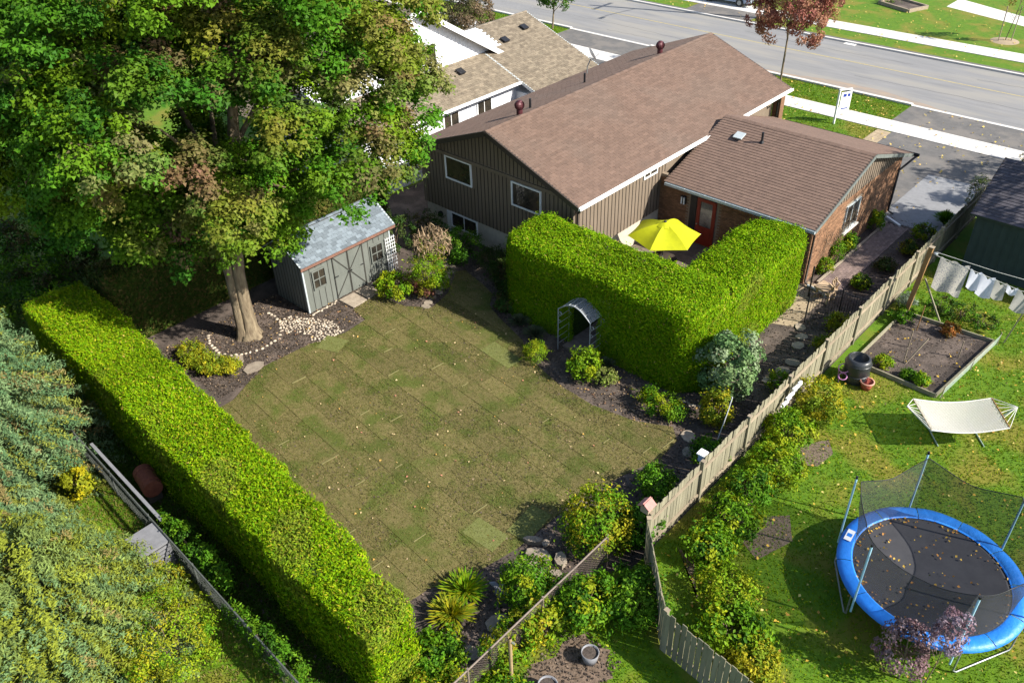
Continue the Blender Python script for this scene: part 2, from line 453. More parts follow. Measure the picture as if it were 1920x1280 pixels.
def clip_rect(poly, corners):
    out_ = list(poly)
    for i in range(4):
        a = corners[i]; b = corners[(i + 1) % 4]
        def side(p): return (b[0] - a[0]) * (p[1] - a[1]) - (b[1] - a[1]) * (p[0] - a[0])
        inp, out_ = out_, []
        for k in range(len(inp)):
            p, q = inp[k - 1], inp[k]; sp, sq = side(p), side(q)
            if (sp >= 0) != (sq >= 0):
                t = sp / (sp - sq); out_.append((p[0] + t * (q[0] - p[0]), p[1] + t * (q[1] - p[1])))
            if sq >= 0: out_.append(q)
        if len(out_) < 3: return []
    return out_
def inside(poly, P):
    x, y = P[:, 0], P[:, 1]; c = np.zeros(len(P), bool)
    for i in range(len(poly)):
        (x0, y0), (x1, y1) = poly[i - 1], poly[i]
        cond = ((y0 > y) != (y1 > y)) & (x < (x1 - x0) * (y - y0) / ((y1 - y0) or 1e-9) + x0)
        c ^= cond
    return c
sheet('lawn_base', LAWN, 0.016, M['sod'])
lawn = bpy.data.objects.new('sod_lawn', None); C.objects.link(lawn); lawn['kind'] = 'structure'; WL[lawn.name] = Vector((0, 0, 0))
_a = R(-5); _ca, _sa = math.cos(_a), math.sin(_a)
def rl(x, y): return (-16.5 + (x * _ca - y * _sa), 13.5 + (x * _sa + y * _ca))
SW, SL = 0.66, 1.45
for j in range(-14, 15):
    offx = random.uniform(0, SL)
    for i in range(-8, 9):
        x0 = i * SL + offx; g0, g1, g2, g3 = [random.uniform(0.001, 0.012) for _ in range(4)]
        rect = [rl(x0 + g0, j * SW + g1), rl(x0 + SL - g2, j * SW + g1), rl(x0 + SL - g2, (j + 1) * SW - g3), rl(x0 + g0, (j + 1) * SW - g3)]
        pg = clip_rect(LAWN, rect)
        if len(pg) < 3: continue
        ar = abs(sum(pg[k - 1][0] * pg[k][1] - pg[k][0] * pg[k - 1][1] for k in range(len(pg)))) / 2
        if ar < 0.02: continue
        MB().prism(pg, 0.0, 0.03 + random.uniform(-0.008, 0.008)).build('sod_roll', M['sod'], lawn)
        if ar > 0.85 and random.random() < 0.2:
            e0 = rect[1] if random.random() < 0.6 else rect[0]; e1 = rect[2] if e0 == rect[1] else rect[3]; t0 = random.uniform(0, 0.4); t1 = random.uniform(0.7, 1.0)
            MB().beam((e0[0] + (e1[0] - e0[0]) * t0, e0[1] + (e1[1] - e0[1]) * t0, 0.05), (e0[0] + (e1[0] - e0[0]) * t1, e0[1] + (e1[1] - e0[1]) * t1, 0.045), 0.022, 0.024).build('curled_edge', M['sod_edge'], lawn)
M['sod_pale'] = mat('fresh_sod', (0.135, 0.145, 0.045), (0.115, 0.125, 0.03), 8, rough=0.95, bump=0.8, bscale=45)
for cx, cy, w, h, a in ((-10.95, 12.0, 0.7, 1.2, 0.1), (-11.6, 10.9, 1.1, 0.7, 0.05), (-22.0, 13.7, 0.9, 0.8, 0.35), (-16.9, 17.2, 1.5, 0.7, -0.1)):
    c_, s_ = math.cos(a), math.sin(a)
    MB().prism([(cx + c_ * u * w / 2 - s_ * v * h / 2, cy + s_ * u * w / 2 + c_ * v * h / 2) for u, v in ((-1, -1), (1, -1), (1, 1), (-1, 1))], 0.02, 0.042).build('sod_roll', M['sod_pale'], lawn)
# ------------------------------------------------------------------ grass blades and fallen leaves
def scatter(n, box, polys=None, holes=None):
    P = np.stack([rng.uniform(box[0], box[1], n), rng.uniform(box[2], box[3], n), np.zeros(n)], 1)
    k = np.ones(n, bool)
    if polys: k &= inside(polys, P)
    for h_ in holes or []: k &= ~inside(h_, P)
    return P[k]
def blades(name, label, P, h, cols, wts, z, lean=0.6):
    n = len(P); P = P.copy(); P[:, 2] = z + h * 0.35
    T = unit(np.stack([rng.normal(size=n) * lean, rng.normal(size=n) * lean, np.ones(n)], 1))
    N = unit(np.cross(T, rng.normal(size=(n, 3))))
    o = leaves(name, None, P, N, rng.uniform(0.6, 1.3, n) * h, pick(cols, n, wts), 'needle', aspect=3.0, along=T, tri=True)
    o['kind'] = 'stuff'; o['label'] = label; o['category'] = 'grass'
    return o
BED = [(-7.9, 24.6), (-4.45, 24.6), (-4.15, 29.0), (-7.9, 29.0)]
blades('sod_grass', 'short olive grass of the freshly laid back lawn', scatter(150000, (-23.4, -9.6, 7.5, 20.5), LAWN), 0.05,
       [(0.15, 0.13, 0.045), (0.1, 0.1, 0.022), (0.06, 0.09, 0.012), (0.19, 0.16, 0.07)], [4, 4, 1.6, 1.2], 0.028, 1.2)
NL = [(-7.8, 12.9), (-5.9, 11.1), (-3.0, 10.8), (-2, 6), (8, 10), (10, 36), (-7.8, 33.0)]
NB = [(-8.3, 4.5), (-1.5, 4.5), (-2.5, 10.6), (-5.9, 10.9), (-8.0, 12.6)]
BP = [(-7.75, 8.2), (-7.4, 8.05), (-7.1, 8.35), (-6.85, 8.3), (-6.75, 8.7), (-6.45, 8.95), (-6.6, 9.3), (-6.35, 9.75), (-6.7, 9.9), (-6.85, 10.3), (-7.3, 10.1), (-7.6, 10.25), (-7.85, 9.7), (-7.7, 9.3), (-8.0, 8.8)]
blades('lawn_grass', 'bright green grass of the lawn around the trampoline', np.concatenate([scatter(150000, (-7.9, 9, 8, 33), NL, [BED]), scatter(25000, (-8.4, -1.5, 4.5, 12.6), NB, [BP])]), 0.075,
       [(0.105, 0.185, 0.001), (0.07, 0.155, 0.001), (0.155, 0.195, 0.003), (0.24, 0.2, 0.04)], [4, 4, 2.4, 0.5], 0.0, 0.8)
blades('front_grass', 'green grass of the front lawns and verges', np.concatenate([scatter(22000, (-33, -15.3, 38.5, 45.1)), scatter(14000, (-33.2, -15.3, 46.8, 49.5)), scatter(14000, (-60, -40.3, 46.8, 49.5))]), 0.09,
       [(0.1, 0.18, 0.003), (0.07, 0.15, 0.002), (0.17, 0.19, 0.01)], [4, 4, 1.5], 0.0, 0.8)
def litter(name, label, P, cols, wts, size=0.075, z=0.05):
    n = len(P); P = P.copy(); P[:, 2] = z + rng.uniform(0, 0.02, n)
    N = unit(np.stack([rng.normal(size=n) * 0.4, rng.normal(size=n) * 0.4, np.ones(n)], 1))
    o = leaves(name, None, P, N, rng.uniform(0.5, 1.3, n) * size, pick(cols, n, wts), 'leaf', aspect=1.3)
    o['kind'] = 'stuff'; o['label'] = label; o['category'] = 'leaves'
litter('fallen_leaves', 'yellow leaves scattered on the lawn around the trampoline', scatter(1700, (-7.6, 6, 9, 31), NL), [(0.5, 0.33, 0.05), (0.4, 0.22, 0.05), (0.55, 0.45, 0.15)], [4, 1, 2], 0.085, 0.06)
litter('fallen_leaves', 'pale leaves scattered on the olive back lawn', scatter(330, (-23.4, -9.6, 7.5, 20.5), LAWN), [(0.55, 0.42, 0.22), (0.5, 0.3, 0.08), (0.5, 0.22, 0.14)], [4, 2, 1], 0.07)
litter('fallen_leaves', 'pale leaves scattered over the dark planting beds', np.concatenate([scatter(500, (-26.5, -22.6, 9.5, 16)), scatter(420, (-20, -8.2, 8, 20)), scatter(260, (-13.6, -9.8, 17.4, 19.6)), scatter(150, (-11, -8.1, 20, 35))]),
       [(0.36, 0.26, 0.16), (0.42, 0.27, 0.09), (0.25, 0.14, 0.08)], [4, 2, 2], 0.075, 0.015)
litter('fallen_leaves', 'yellow leaves scattered over the front verge and street', np.concatenate([scatter(420, (-30, -15.3, 38.5, 49.5)), scatter(500, (-40, -6, 59.3, 70)), scatter(140, (-15, -8.2, 36, 49.7))]), [(0.55, 0.42, 0.12), (0.55, 0.36, 0.1)], [2, 1], 0.13, 0.06)
litter('mulch_chips', 'dark bark chips over the planting beds', np.concatenate([scatter(9000, (-26.5, -22.4, 9.3, 17)), scatter(5000, (-23.5, -18, 16.8, 22)), scatter(13000, (-19, -8.1, 8, 20.5)), scatter(3000, (-11.1, -8.1, 20, 36)), scatter(900, (-8.0, -6.4, 8, 10.3)), scatter(1200, (-7.3, -4.4, 24.8, 28.8))]),
       [(0.11, 0.085, 0.066), (0.055, 0.042, 0.034), (0.19, 0.14, 0.1)], [3, 3, 1.2], 0.07, 0.006)

dg = thing('drain_grate', 'pale drain cover by the far kerb of the street', 'drain', (-22.9, 58.1, 0))
MB().box((-23.3, 57.95, 0.006), (-22.5, 58.34, 0.02)).build('frame', M['concrete'], dg)
for k in range(5): MB().box((-23.2 + 0.14 * k, 58.0, 0.021), (-23.1 + 0.14 * k, 58.3, 0.028)).build('bar', M['white'], dg)
M['crack'] = mat('tar_seal', (0.07, 0.07, 0.072), (0.1, 0.098, 0.095), 3, rough=0.8)
for k, (x0, y0, L, dy) in enumerate(((-46, 52.2, 14, 0.3), (-30, 56.6, 12, -0.2), (-20, 52.4, 16, 0.25), (-38, 51.0, 9, 0.15), (-14, 56.2, 12, 0.2))):
    q = MB(); n = 26
    pts = [(x0 + L * i / n, y0 + dy * math.sin(3 * i / n) + 0.05 * math.sin(i * 1.9 + k) + random.uniform(-.02, .02)) for i in range(n + 1)]
    for (xa, ya), (xb, yb) in zip(pts[:-1], pts[1:]): q.poly([(xa, ya - 0.016, 0.0075), (xb, yb - 0.016, 0.0075), (xb, yb + 0.016, 0.0075), (xa, ya + 0.016, 0.0075)])
    structure('road_crack_seal', q, M['crack'])
# ------------------------------------------------------------------ building helpers
M['brown_shingle'] = mat('brown_shingle', (0.148, 0.096, 0.071), (0.123, 0.08, 0.06), 5, rough=0.95, var=0.13, bump=0.3, bscale=70, cc=(0.135, 0.092, 0.07), cscale=0.4)
M['wing_shingle'] = mat('wing_shingle', (0.172, 0.112, 0.084), (0.136, 0.089, 0.068), 5, rough=0.95, var=0.07, bump=0.3, bscale=70)
M['taupe_shingle'] = mat('taupe_shingle', (0.21, 0.172, 0.122), (0.14, 0.112, 0.08), 4, rough=0.95, var=0.22, bump=0.3, bscale=70)
M['blue_shingle'] = mat('blue_grey_shingle', (0.16, 0.19, 0.215), (0.125, 0.15, 0.17), 5, rough=0.95, var=0.25, bump=0.3, bscale=70)
M['dark_shingle'] = mat('dark_shingle', (0.075, 0.07, 0.08), (0.055, 0.05, 0.06), 5, rough=0.95, var=0.12)
M['batten'] = mat('siding_groove', (0.06, 0.047, 0.037), (0.05, 0.04, 0.03), 3, rough=0.8)
M['siding'] = mat('taupe_siding', (0.18, 0.138, 0.1), (0.155, 0.12, 0.086), 3, rough=0.75, bump=0.1, bscale=25, stretch=(1, 1, 0.3))
M['siding_dark'] = mat('brown_trim', (0.055, 0.042, 0.034), (0.045, 0.035, 0.028), 6, rough=0.6)
M['parge'] = mat('beige_foundation', (0.5, 0.44, 0.36), (0.42, 0.37, 0.3), 4, rough=0.9, bump=0.3, bscale=30)
M['brick'] = mat('brick', (0.24, 0.13, 0.07), (0.17, 0.09, 0.05), 9, rough=0.95, var=0.28, bump=0.4, bscale=60)
M['mortar'] = mat('mortar', (0.27, 0.21, 0.15), (0.21, 0.165, 0.12), 12, rough=0.95)
M['rake_grey'] = mat('grey_green_fascia', (0.15, 0.165, 0.15), (0.12, 0.13, 0.12), 6, rough=0.6)
M['red'] = mat('red_door', (0.24, 0.028, 0.014), (0.19, 0.022, 0.011), 6, rough=0.4)
M['white_siding'] = mat('white_siding', (0.74, 0.75, 0.78), (0.68, 0.69, 0.72), 5, rough=0.6)
M['maroon'] = mat('maroon_metal', (0.1, 0.03, 0.035), (0.07, 0.02, 0.025), 8, rough=0.45, metal=0.2)
M['deck'] = mat('patio_stone', (0.16, 0.125, 0.1), (0.11, 0.085, 0.07), 5, rough=0.9, var=0.18)

def slope(house, name, p0, a, b, L, S, th, deckmat):
    """a roof slope: deck slab under the shingles. p0 eave start, a along the eave, b up the slope"""
    a = Vector(a).normalized(); b = Vector(b).normalized(); n = a.cross(b)
    if n.z < 0: n = -n
    p0 = Vector(p0)
    c = p0 + a * (L / 2) + b * (S / 2) - n * (th / 2 + 0.006)
    return MB().obox(c, a, b, n, L / 2, S / 2, th / 2).build(name, deckmat, house), (p0, a, b, n, L, S)
def shingle(slopes, mt, w, e, limit, skip=None):
    """slopes: list of (part, slopedata, limit). staggered courses, each shingle tilted over the one below"""
    t = 0.016
    tilt = math.atan2(t, e)
    for part, (p0, a, b, n, L, S), lim in slopes:
        ct, st = math.cos(tilt), math.sin(tilt)
        b2 = b * ct - n * st; n2 = n * ct + b * st      # lower edge lifted
        me = MB().obox((0, 0, 0), (1, 0, 0), (0, 1, 0), (0, 0, 1), L / int(L / w) / 2 - 0.003, e * 0.56, t / 2).mesh('shingle', mt)
        rm = rotfrom(a, b2, n2)
        pl = []; ends = MB()
        rows = int(S / e); cols = int(L / w)
        for r_ in range(rows):
            ww = L / cols; off = 0.5 * ww if r_ % 2 else 0.0
            for c in range(cols):
                x = (c + 0.5) * ww + off
                if x > L - ww * 0.3: continue
                p = p0 + a * x + b * ((r_ + 0.5) * e) + n * (0.012 + random.uniform(0, 0.003))
                if skip and skip(p): continue
                pl.append(p[:])
            if r_ % 2:
                for x in (0.25 * ww, L - 0.25 * ww):
                    p = p0 + a * x + b * ((r_ + 0.5) * e) + n * 0.012
                    if not (skip and skip(p)): ends.cur = random.random(); ends.obox(p, a, b2, n2, ww / 4 - 0.004, e * 0.56, t / 2)
        pieces('shingle', part, me, pl, rm, lim)
        if ends.v: o = ends.build('half_shingles', mt, part); o['kind'] = 'stuff'
        for k in (0, 1):
            q = p0 + a * (0.03 if k == 0 else L - 0.03)
            MB().beam(q + n * 0.016 - b * 0.01, q + b * S + n * 0.016, 0.06, 0.012, n).build('edge_flashing', M['siding_dark'] if mt in (M['brown_shingle'], M['wing_shingle'], M['dark_shingle']) else M['gutter_grey'], part)
def ridge(part, p, q, mt, w=0.26):
    n = int((Vector(q) - Vector(p)).length / 0.28); d = (Vector(q) - Vector(p)) / n
    s_ = d.normalized().cross(Vector((0, 0, 1))).normalized()
    cap = MB()
    for i in range(n):
        cap.cur = random.random()
        a = Vector(p) + d * i; b = a + d * 1.05; up = Vector((0, 0, 0.012 + 0.006 * (i % 2)))
        for sg in (-1, 1):
            dn = s_ * sg * w * 0.5 + Vector((0, 0, -w * 0.17))
            vs = [a + up, b + up, b + up + dn, a + up + dn]
            cap.add(vs, [(0, 1, 2, 3)])
    o = cap.build('ridge_cap', mt, part)

def battens(part, mt, p0, along, L, ztop, z0, step=0.3, w=0.045, d=0.025, nrm=(1, 0, 0), skips=()):
    """board and batten siding: every batten its own strip. ztop may be a function of distance"""
    a = Vector(along); n = Vector(nrm)
    k = int(L / step)
    for i in range(k + 1):
        s_ = min(i * step + 0.02, L - 0.02)
        zt = ztop(s_) if callable(ztop) else ztop
        zb = z0
        segs = [(zb, zt)]
        for (s0, s1, q0, q1) in skips:
            if s0 - w / 2 < s_ < s1 + w / 2:
                ns = []
                for (u, v_) in segs:
                    if q0 > u: ns.append((u, min(q0, v_)))
                    if q1 < v_: ns.append((max(q1, u), v_))
                segs = ns
        for u, v_ in segs:
            if v_ - u < 0.06: continue
            c = Vector(p0) + a * s_ + n * (d / 2); c.z = (u + v_) / 2
            MB().obox(c, a, n, (0, 0, 1), w / 2, d / 2, (v_ - u) / 2).build('batten', mt, part)

def window(house, c, along, nrm, w, h, frame=0.06, mt=None, vbars=1, hbars=0, name='window', depth=0.06, sill=False, fm=None):
    """frame, panes and glazing bars on a wall. c = centre on the wall face"""
    a = Vector(along); n = Vector(nrm); c = Vector(c); z = Vector((0, 0, 1)); mt = mt or M['white']
    f = MB()
    for sg in (-1, 1):
        f.obox(c + a * sg * (w / 2 - frame / 2) + n * depth / 2, a, n, z, frame / 2, depth / 2, h / 2)
        f.obox(c + z * sg * (h / 2 - frame / 2) + n * (depth / 2 - 0.003), a, n, z, w / 2 - frame, depth / 2, frame / 2)
    wo = f.build(name, mt, house)
    nb = vbars + 1; pw = (w - 2 * frame) / nb; ph = (h - 2 * frame) / (hbars + 1)
    for i in range(nb):
        for j in range(hbars + 1):
            cc = c + a * (-(w / 2 - frame) + pw * (i + 0.5)) + z * (-(h / 2 - frame) + ph * (j + 0.5)) + n * 0.015
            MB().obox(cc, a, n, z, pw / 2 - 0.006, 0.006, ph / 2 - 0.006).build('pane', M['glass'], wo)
    for i in range(1, nb):
        MB().obox(c + a * (-(w / 2 - frame) + pw * i) + n * 0.022, a, n, z, 0.018, 0.014, h / 2 - frame).build('glazing_bar', mt, wo)
    for j in range(1, hbars + 1):
        MB().obox(c + z * (-(h / 2 - frame) + ph * j) + n * 0.0235, a, n, z, w / 2 - frame, 0.014, 0.018).build('glazing_bar', mt, wo)
    if sill:
        MB().obox(c - z * (h / 2 + 0.04) + n * 0.07, a, n, z, w / 2 + 0.06, 0.07, 0.035).build('sill', M['concrete'], wo)
    return wo

def gutter(house, p, q, mt, nrm, w=0.12, h=0.11, name='gutter'):
    """open trough along an eave"""
    p = Vector(p); q = Vector(q); n = Vector(nrm); z = Vector((0, 0, 1)); d = (q - p); L = d.length; d.normalize()
    mb = MB(); c = (p + q) / 2
    mb.obox(c + n * 0.006 - z * h / 2, d, n, z, L / 2, 0.006, h / 2)
    mb.obox(c + n * (w - 0.012) - z * (h / 2 - 0.004), d, n, z, L / 2, 0.012, h / 2)
    mb.obox(c + n * (w / 2 - 0.004) - z * (h - 0.006), d, n, z, L / 2 - 0.002, w / 2 - 0.016, 0.006)
    for s_ in (-1, 1): mb.obox(c + d * s_ * (L / 2 - 0.006) + n * w / 2 - z * h / 2, d, n, z, 0.004, w / 2 - 0.02, h / 2 - 0.014)
    k = int(L / 0.9)
    for i in range(1, k): mb.obox(p + d * (L * i / k) + n * w / 2 - z * 0.012, d, n, z, 0.012, w / 2 - 0.03, 0.005)
    return mb.build(name, mt, house)

def bricks(part, p0, along, nrm, L, z0, ztop, holes):
    a = Vector(along); n = Vector(nrm); mb = MB(); bw, bh = 0.205, 0.066
    zr = z0; r_ = 0
    while zr < 8:
        any_ = False
        x = -0.1 if r_ % 2 else 0.0
        while x < L:
            u0, u1 = max(x, 0) + 0.004, min(x + bw, L) - 0.004
            x += bw
            if u1 - u0 < 0.03: continue
            mid = (u0 + u1) / 2; zt = ztop(mid) if callable(ztop) else ztop
            if zr + bh > zt: continue
            any_ = True
            if any(h0 - 0.01 < u1 and u0 < h1 + 0.01 and q0 - 0.01 < zr + bh and zr < q1 + 0.01 for h0, h1, q0, q1 in holes): continue
            mb.cur = random.random()
            c = Vector(p0) + a * mid + n * (0.008 + random.uniform(0, 0.003)); c.z = zr + bh / 2
            mb.obox(c, a, n, (0, 0, 1), (u1 - u0) / 2, 0.008, bh / 2 - 0.005)
        zr += bh; r_ += 1
        if not any_: break
    o = mb.build('brick_courses', M['brick'], part); o['kind'] = 'stuff'

# ------------------------------------------------------------------ the brown bungalow with its brick wing
EZ, RZ, RX = 3.62, 5.38, -22.15
XL, XR, Y0, Y1 = -26.8, -17.5, 22.18, 38.4
WXL, WXR, WY0, WY1 = -26.3, -17.95, 22.45, 37.6
brown = thing('brown_house', 'brown bungalow with broad brown shingle roof and brick wing behind the tall U-shaped hedge', 'house', (-22.0, 30.0, 0))
# foundation and walls
MB().box((WXL + 0.03, WY0 + 0.03, 0), (WXR - 0.03, WY1 - 0.03, 1.05)).build('foundation', M['parge'], brown)
def gz(x): return EZ + 0.02 + (RZ - EZ) * (1 - abs(x - RX) / (XR - RX))
gw = MB()
gw.box((WXL, WY0 + 0.001, 1.05), (WXR, WY0 + 0.15, EZ - 0.1))
gp = [(WXL, EZ - 0.1), (WXR, EZ - 0.1), (WXR, gz(WXR) - 0.1), (RX, gz(RX) - 0.1), (WXL, gz(WXL) - 0.1)]
gw.add([(x, WY0 + 0.001, z) for x, z in gp] + [(x, WY0 + 0.15, z) for x, z in gp], [(0, 1, 2, 3, 4), (9, 8, 7, 6, 5)])
gable = gw.build('gable_wall', M['siding'], brown)
battens(gable, M['batten'], (WXL, WY0, 0), (1, 0, 0), WXR - WXL, 3.6, 1.05, 0.205, 0.028, 0.016, nrm=(0, -1, 0), skips=[(-24.95 - WXL, -23.2 - WXL, 2.55, 3.7), (-21.15 - WXL, -19.45 - WXL, 2.5, 3.6)])
battens(gable, M['batten'], (WXL, WY0, 0), (1, 0, 0), WXR - WXL, lambda s_: gz(WXL + s_) - 0.2, 3.78, 0.205, 0.028, 0.016, nrm=(0, -1, 0))
MB().box((WXL - 0.01, WY0 - 0.06, 3.62), (WXR + 0.01, WY0 - 0.0, 3.76)).build('band_trim', M['siding'], gable)
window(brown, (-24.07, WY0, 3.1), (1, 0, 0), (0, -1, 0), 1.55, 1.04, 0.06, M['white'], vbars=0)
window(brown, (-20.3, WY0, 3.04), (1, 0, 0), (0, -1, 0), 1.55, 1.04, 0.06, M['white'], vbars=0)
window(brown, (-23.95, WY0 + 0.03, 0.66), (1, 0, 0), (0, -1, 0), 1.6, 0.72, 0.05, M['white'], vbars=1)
MB().box((-25.0, WY0 - 0.01, 0.0), (-24.8, WY0 + 0.03, 1.0)).build('vent_panel', M['white'], brown)
MB().tube([(-25.4, WY0 + 0.05, 0.68), (-25.4, WY0 - 0.06, 0.68)], 0.13, 16).build('round_vent', M['black'], brown)
sw = MB(); sw.box((WXR - 0.15, WY0 + 0.151, 1.05), (WXR, WY1, EZ + 0.1)); side = sw.build('side_wall', M['siding'], brown)
battens(side, M['batten'], (WXR, WY0 + 0.1, 0), (0, 1, 0), 6.0, EZ - 0.02, 1.05, 0.23, 0.028, 0.016, nrm=(1, 0, 0), skips=[(27.0 - WY0 - 0.1 - 0.1, 27.9 - WY0, 2.8, 3.4)])
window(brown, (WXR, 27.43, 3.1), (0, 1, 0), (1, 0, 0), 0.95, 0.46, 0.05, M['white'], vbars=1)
MB().box((WXL, WY0 + 0.151, 1.05), (WXL + 0.15, WY1, EZ + 0.1)).build('far_wall', M['siding'], brown)
MB().box((WXL, WY1 - 0.15, 1.05), (WXR - 0.151, WY1, EZ + 0.1)).build('front_wall', M['brick'], brown)
for z0_ in (0.0,):
    for x_ in (-17.75,): MB().box((x_ - 0.2, 37.62, 0), (x_ + 0.2, 38.0, EZ - 0.05)).build('porch_pier', M['brick'], brown)
# corner boards
for x_ in (WXL, WXR): MB().box((x_ - 0.06 if x_ < -20 else x_ - 0.04, WY0 - 0.03, 1.05), (x_ + 0.04 if x_ < -20 else x_ + 0.03, WY0 + 0.08, EZ - 0.02)).build('corner_board', M['siding'], brown)
# main roof
SLN = math.hypot(RX - XL, RZ - EZ)
rn, dn_ = slope(brown, 'roof_slope', (XR, Y0, EZ), (0, 1, 0), (RX - XR, 0, RZ - EZ), Y1 - Y0, SLN, 0.12, M['siding_dark'])
rf, df = slope(brown, 'roof_slope', (XL, Y0, EZ), (0, 1, 0), (RX - XL, 0, RZ - EZ), Y1 - Y0, SLN, 0.12, M['siding_dark'])
def under_wing(p): return p.x > -18.6 and 29.5 < p.y < 35.3 and p.z < 4.07 - abs(p.y - 32.4) * 0.33 + 0.0 and p.x > -17.7
shingle([(rn, dn_, 150), (rf, df, 0)], M['brown_shingle'], 0.33, 0.142, 0)
ridge(rn, (RX, Y0, RZ + 0.02), (RX, Y1, RZ + 0.02), M['brown_shingle'])
for x_ in (XL, XR):  # rake boards
    for yy in (Y0 - 0.02, Y1 + 0.02):
        MB().beam((x_, yy, EZ - 0.09), (RX, yy, RZ - 0.09), 0.03, 0.2, (0, 0, 1)).build('rake_board', M['siding_dark'], brown)
gutter(brown, (XR, Y0 - 0.02, EZ + 0.005), (XR, 31.5, EZ + 0.005), M['white'], (1, 0, 0))
gutter(brown, (XR, 33.9, EZ + 0.005), (XR, Y1, EZ + 0.005), M['white'], (1, 0, 0))
MB().tube([(XR + 0.06, Y0 + 0.1, EZ - 0.1), (XR - 0.1, Y0 + 0.16, EZ - 0.3), (WXR + 0.08, WY0 + 0.14, EZ - 0.5), (WXR + 0.08, WY0 + 0.14, 0.1)], 0.045, 8).build('downspout', M['black'], brown)
MB().tube([(XR + 0.06, Y1 - 1.2, EZ - 0.1), (XR + 0.02, Y1 - 1.1, EZ - 0.35), (WXR + 0.3, Y1 - 0.9, EZ - 0.45), (WXR + 0.3, Y1 - 0.75, 0.1)], 0.045, 8).build('downspout', M['black'], brown)

# brick wing
WE, WR, WRY = 2.6, 4.07, 32.42
GXL, GXR, GY0, GY1 = -17.55, -10.85, 27.9, 36.95
BX, BY0, BY1 = -11.1, 28.3, 36.5
bw_ = MB(); bw_.box((WXR + 0.002, BY0, 0), (BX - 0.002, BY0 + 0.2, WE + 0.1)); back = bw_.build('wing_back_wall', M['mortar'], brown)
door_h = (-16.45 - WXR, -15.15 - WXR, 0.0, 2.25)
bricks(back, (WXR, BY0, 0), (1, 0, 0), (0, -1, 0), BX - WXR - 0.01, 0.0, WE, [door_h])
sb = MB(); sb.box((BX - 0.2, BY0 + 0.201, 0), (BX, BY1, WE + 0.02)); wside = sb.build('wing_side_wall', M['mortar'], brown)
bricks(wside, (BX, BY0 + 0.0, 0), (0, 1, 0), (1, 0, 0), BY1 - BY0, 0.0, WE - 0.02, [(31.2 - BY0, 32.5 - BY0, 0.95, 2.25)])
def wz(y): return WR - abs(y - WRY) * (WR - WE) / (WRY - GY0)
tg = MB(); pg = [(BY0, WE - 0.02), (BY1, WE - 0.02), (BY1, wz(BY1) - 0.13), (WRY, WR - 0.13), (BY0, wz(BY0) - 0.13)]
tg.add([(BX + 0.01, y, z) for y, z in pg] + [(BX - 0.15, y, z) for y, z in pg], [(0, 1, 2, 3, 4), (9, 8, 7, 6, 5)] + [(i, (i + 1) % 5, 5 + (i + 1) % 5, 5 + i) for i in range(5)])
tri = tg.build('wing_gable', M['siding'], brown)
battens(tri, M['batten'], (BX + 0.01, BY0, 0), (0, 1, 0), BY1 - BY0, lambda s_: wz(BY0 + s_) - 0.16, WE - 0.01, 0.22, 0.028, 0.016, (1, 0, 0))
MB().box((WXR + 0.002, BY1 - 0.2, 0), (BX - 0.202, BY1, WE + 0.1)).build('wing_front_wall', M['mortar'], brown)
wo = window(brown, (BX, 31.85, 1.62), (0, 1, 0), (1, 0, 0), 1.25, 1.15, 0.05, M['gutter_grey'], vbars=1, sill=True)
SLW = math.hypot(WRY - GY0, WR - WE)
w1, d1 = slope(brown, 'wing_roof_slope', (GXL, GY0, WE), (1, 0, 0), (0, WRY - GY0, WR - WE), GXR - GXL, SLW, 0.11, M['siding_dark'])
w2, d2 = slope(brown, 'wing_roof_slope', (GXL, GY1, WE), (1, 0, 0), (0, WRY - GY1, WR - WE), GXR - GXL, SLW, 0.11, M['siding_dark'])
shingle([(w1, d1, 150), (w2, d2, 0)], M['wing_shingle'], 0.5, 0.158, 0)
ridge(w1, (GXL, WRY, WR + 0.02), (GXR, WRY, WR + 0.02), M['wing_shingle'], 0.3)
ee = MB(); ee.add([(GXL - 0.005, GY0 + 2.9, EZ - 0.3), (GXL - 0.005, WRY, WR), (GXL - 0.005, GY1 - 2.9, EZ - 0.3)], [(0, 1, 2)])
ee.build('end_flashing', M['brown_shingle'], brown)
for y_ in (GY0, GY1):
    MB().beam((GXR + 0.02, y_, WE - 0.07), (GXR + 0.02, WRY, WR - 0.07), 0.03, 0.14).build('rake_board', M['rake_grey'], brown)
gutter(brown, (GXL + 0.1, GY0, WE), (GXR + 0.02, GY0, WE), M['gutter_grey'], (0, -1, 0))
gutter(brown, (GXL + 0.6, GY1, WE), (GXR + 0.25, GY1, WE), M['black'], (0, 1, 0))
MB().tube([(GXR - 0.05, GY0 - 0.06, WE - 0.1), (BX + 0.1, BY0 - 0.02, WE - 0.4), (BX + 0.09, BY0 - 0.02, 0.15), (BX + 0.3, BY0 - 0.1, 0.08)], 0.045, 8).build('downspout', M['siding_dark'], brown)
MB().tube([(GXR + 0.15, GY1 + 0.06, WE - 0.1), (BX + 0.1, BY1 - 0.35, WE - 0.55), (BX + 0.09, BY1 - 0.4, 0.15), (BX + 0.35, BY1 - 0.45, 0.08)], 0.05, 8).build('downspout', M['black'], brown)
MB().beam((BX + 0.25, 35.6, 0.08), (BX + 1.0, 35.2, 0.06), 0.1, 0.09).build('downspout_extension', M['white'], brown)
MB().tube([(BX + 0.25, BY0 - 0.1, 0.08), (BX + 0.9, BY0 - 0.2, 0.07), (BX + 1.1, BY0 - 0.35, 0.06)], 0.06, 8).build('downspout_extension', M['gutter_grey'], brown)
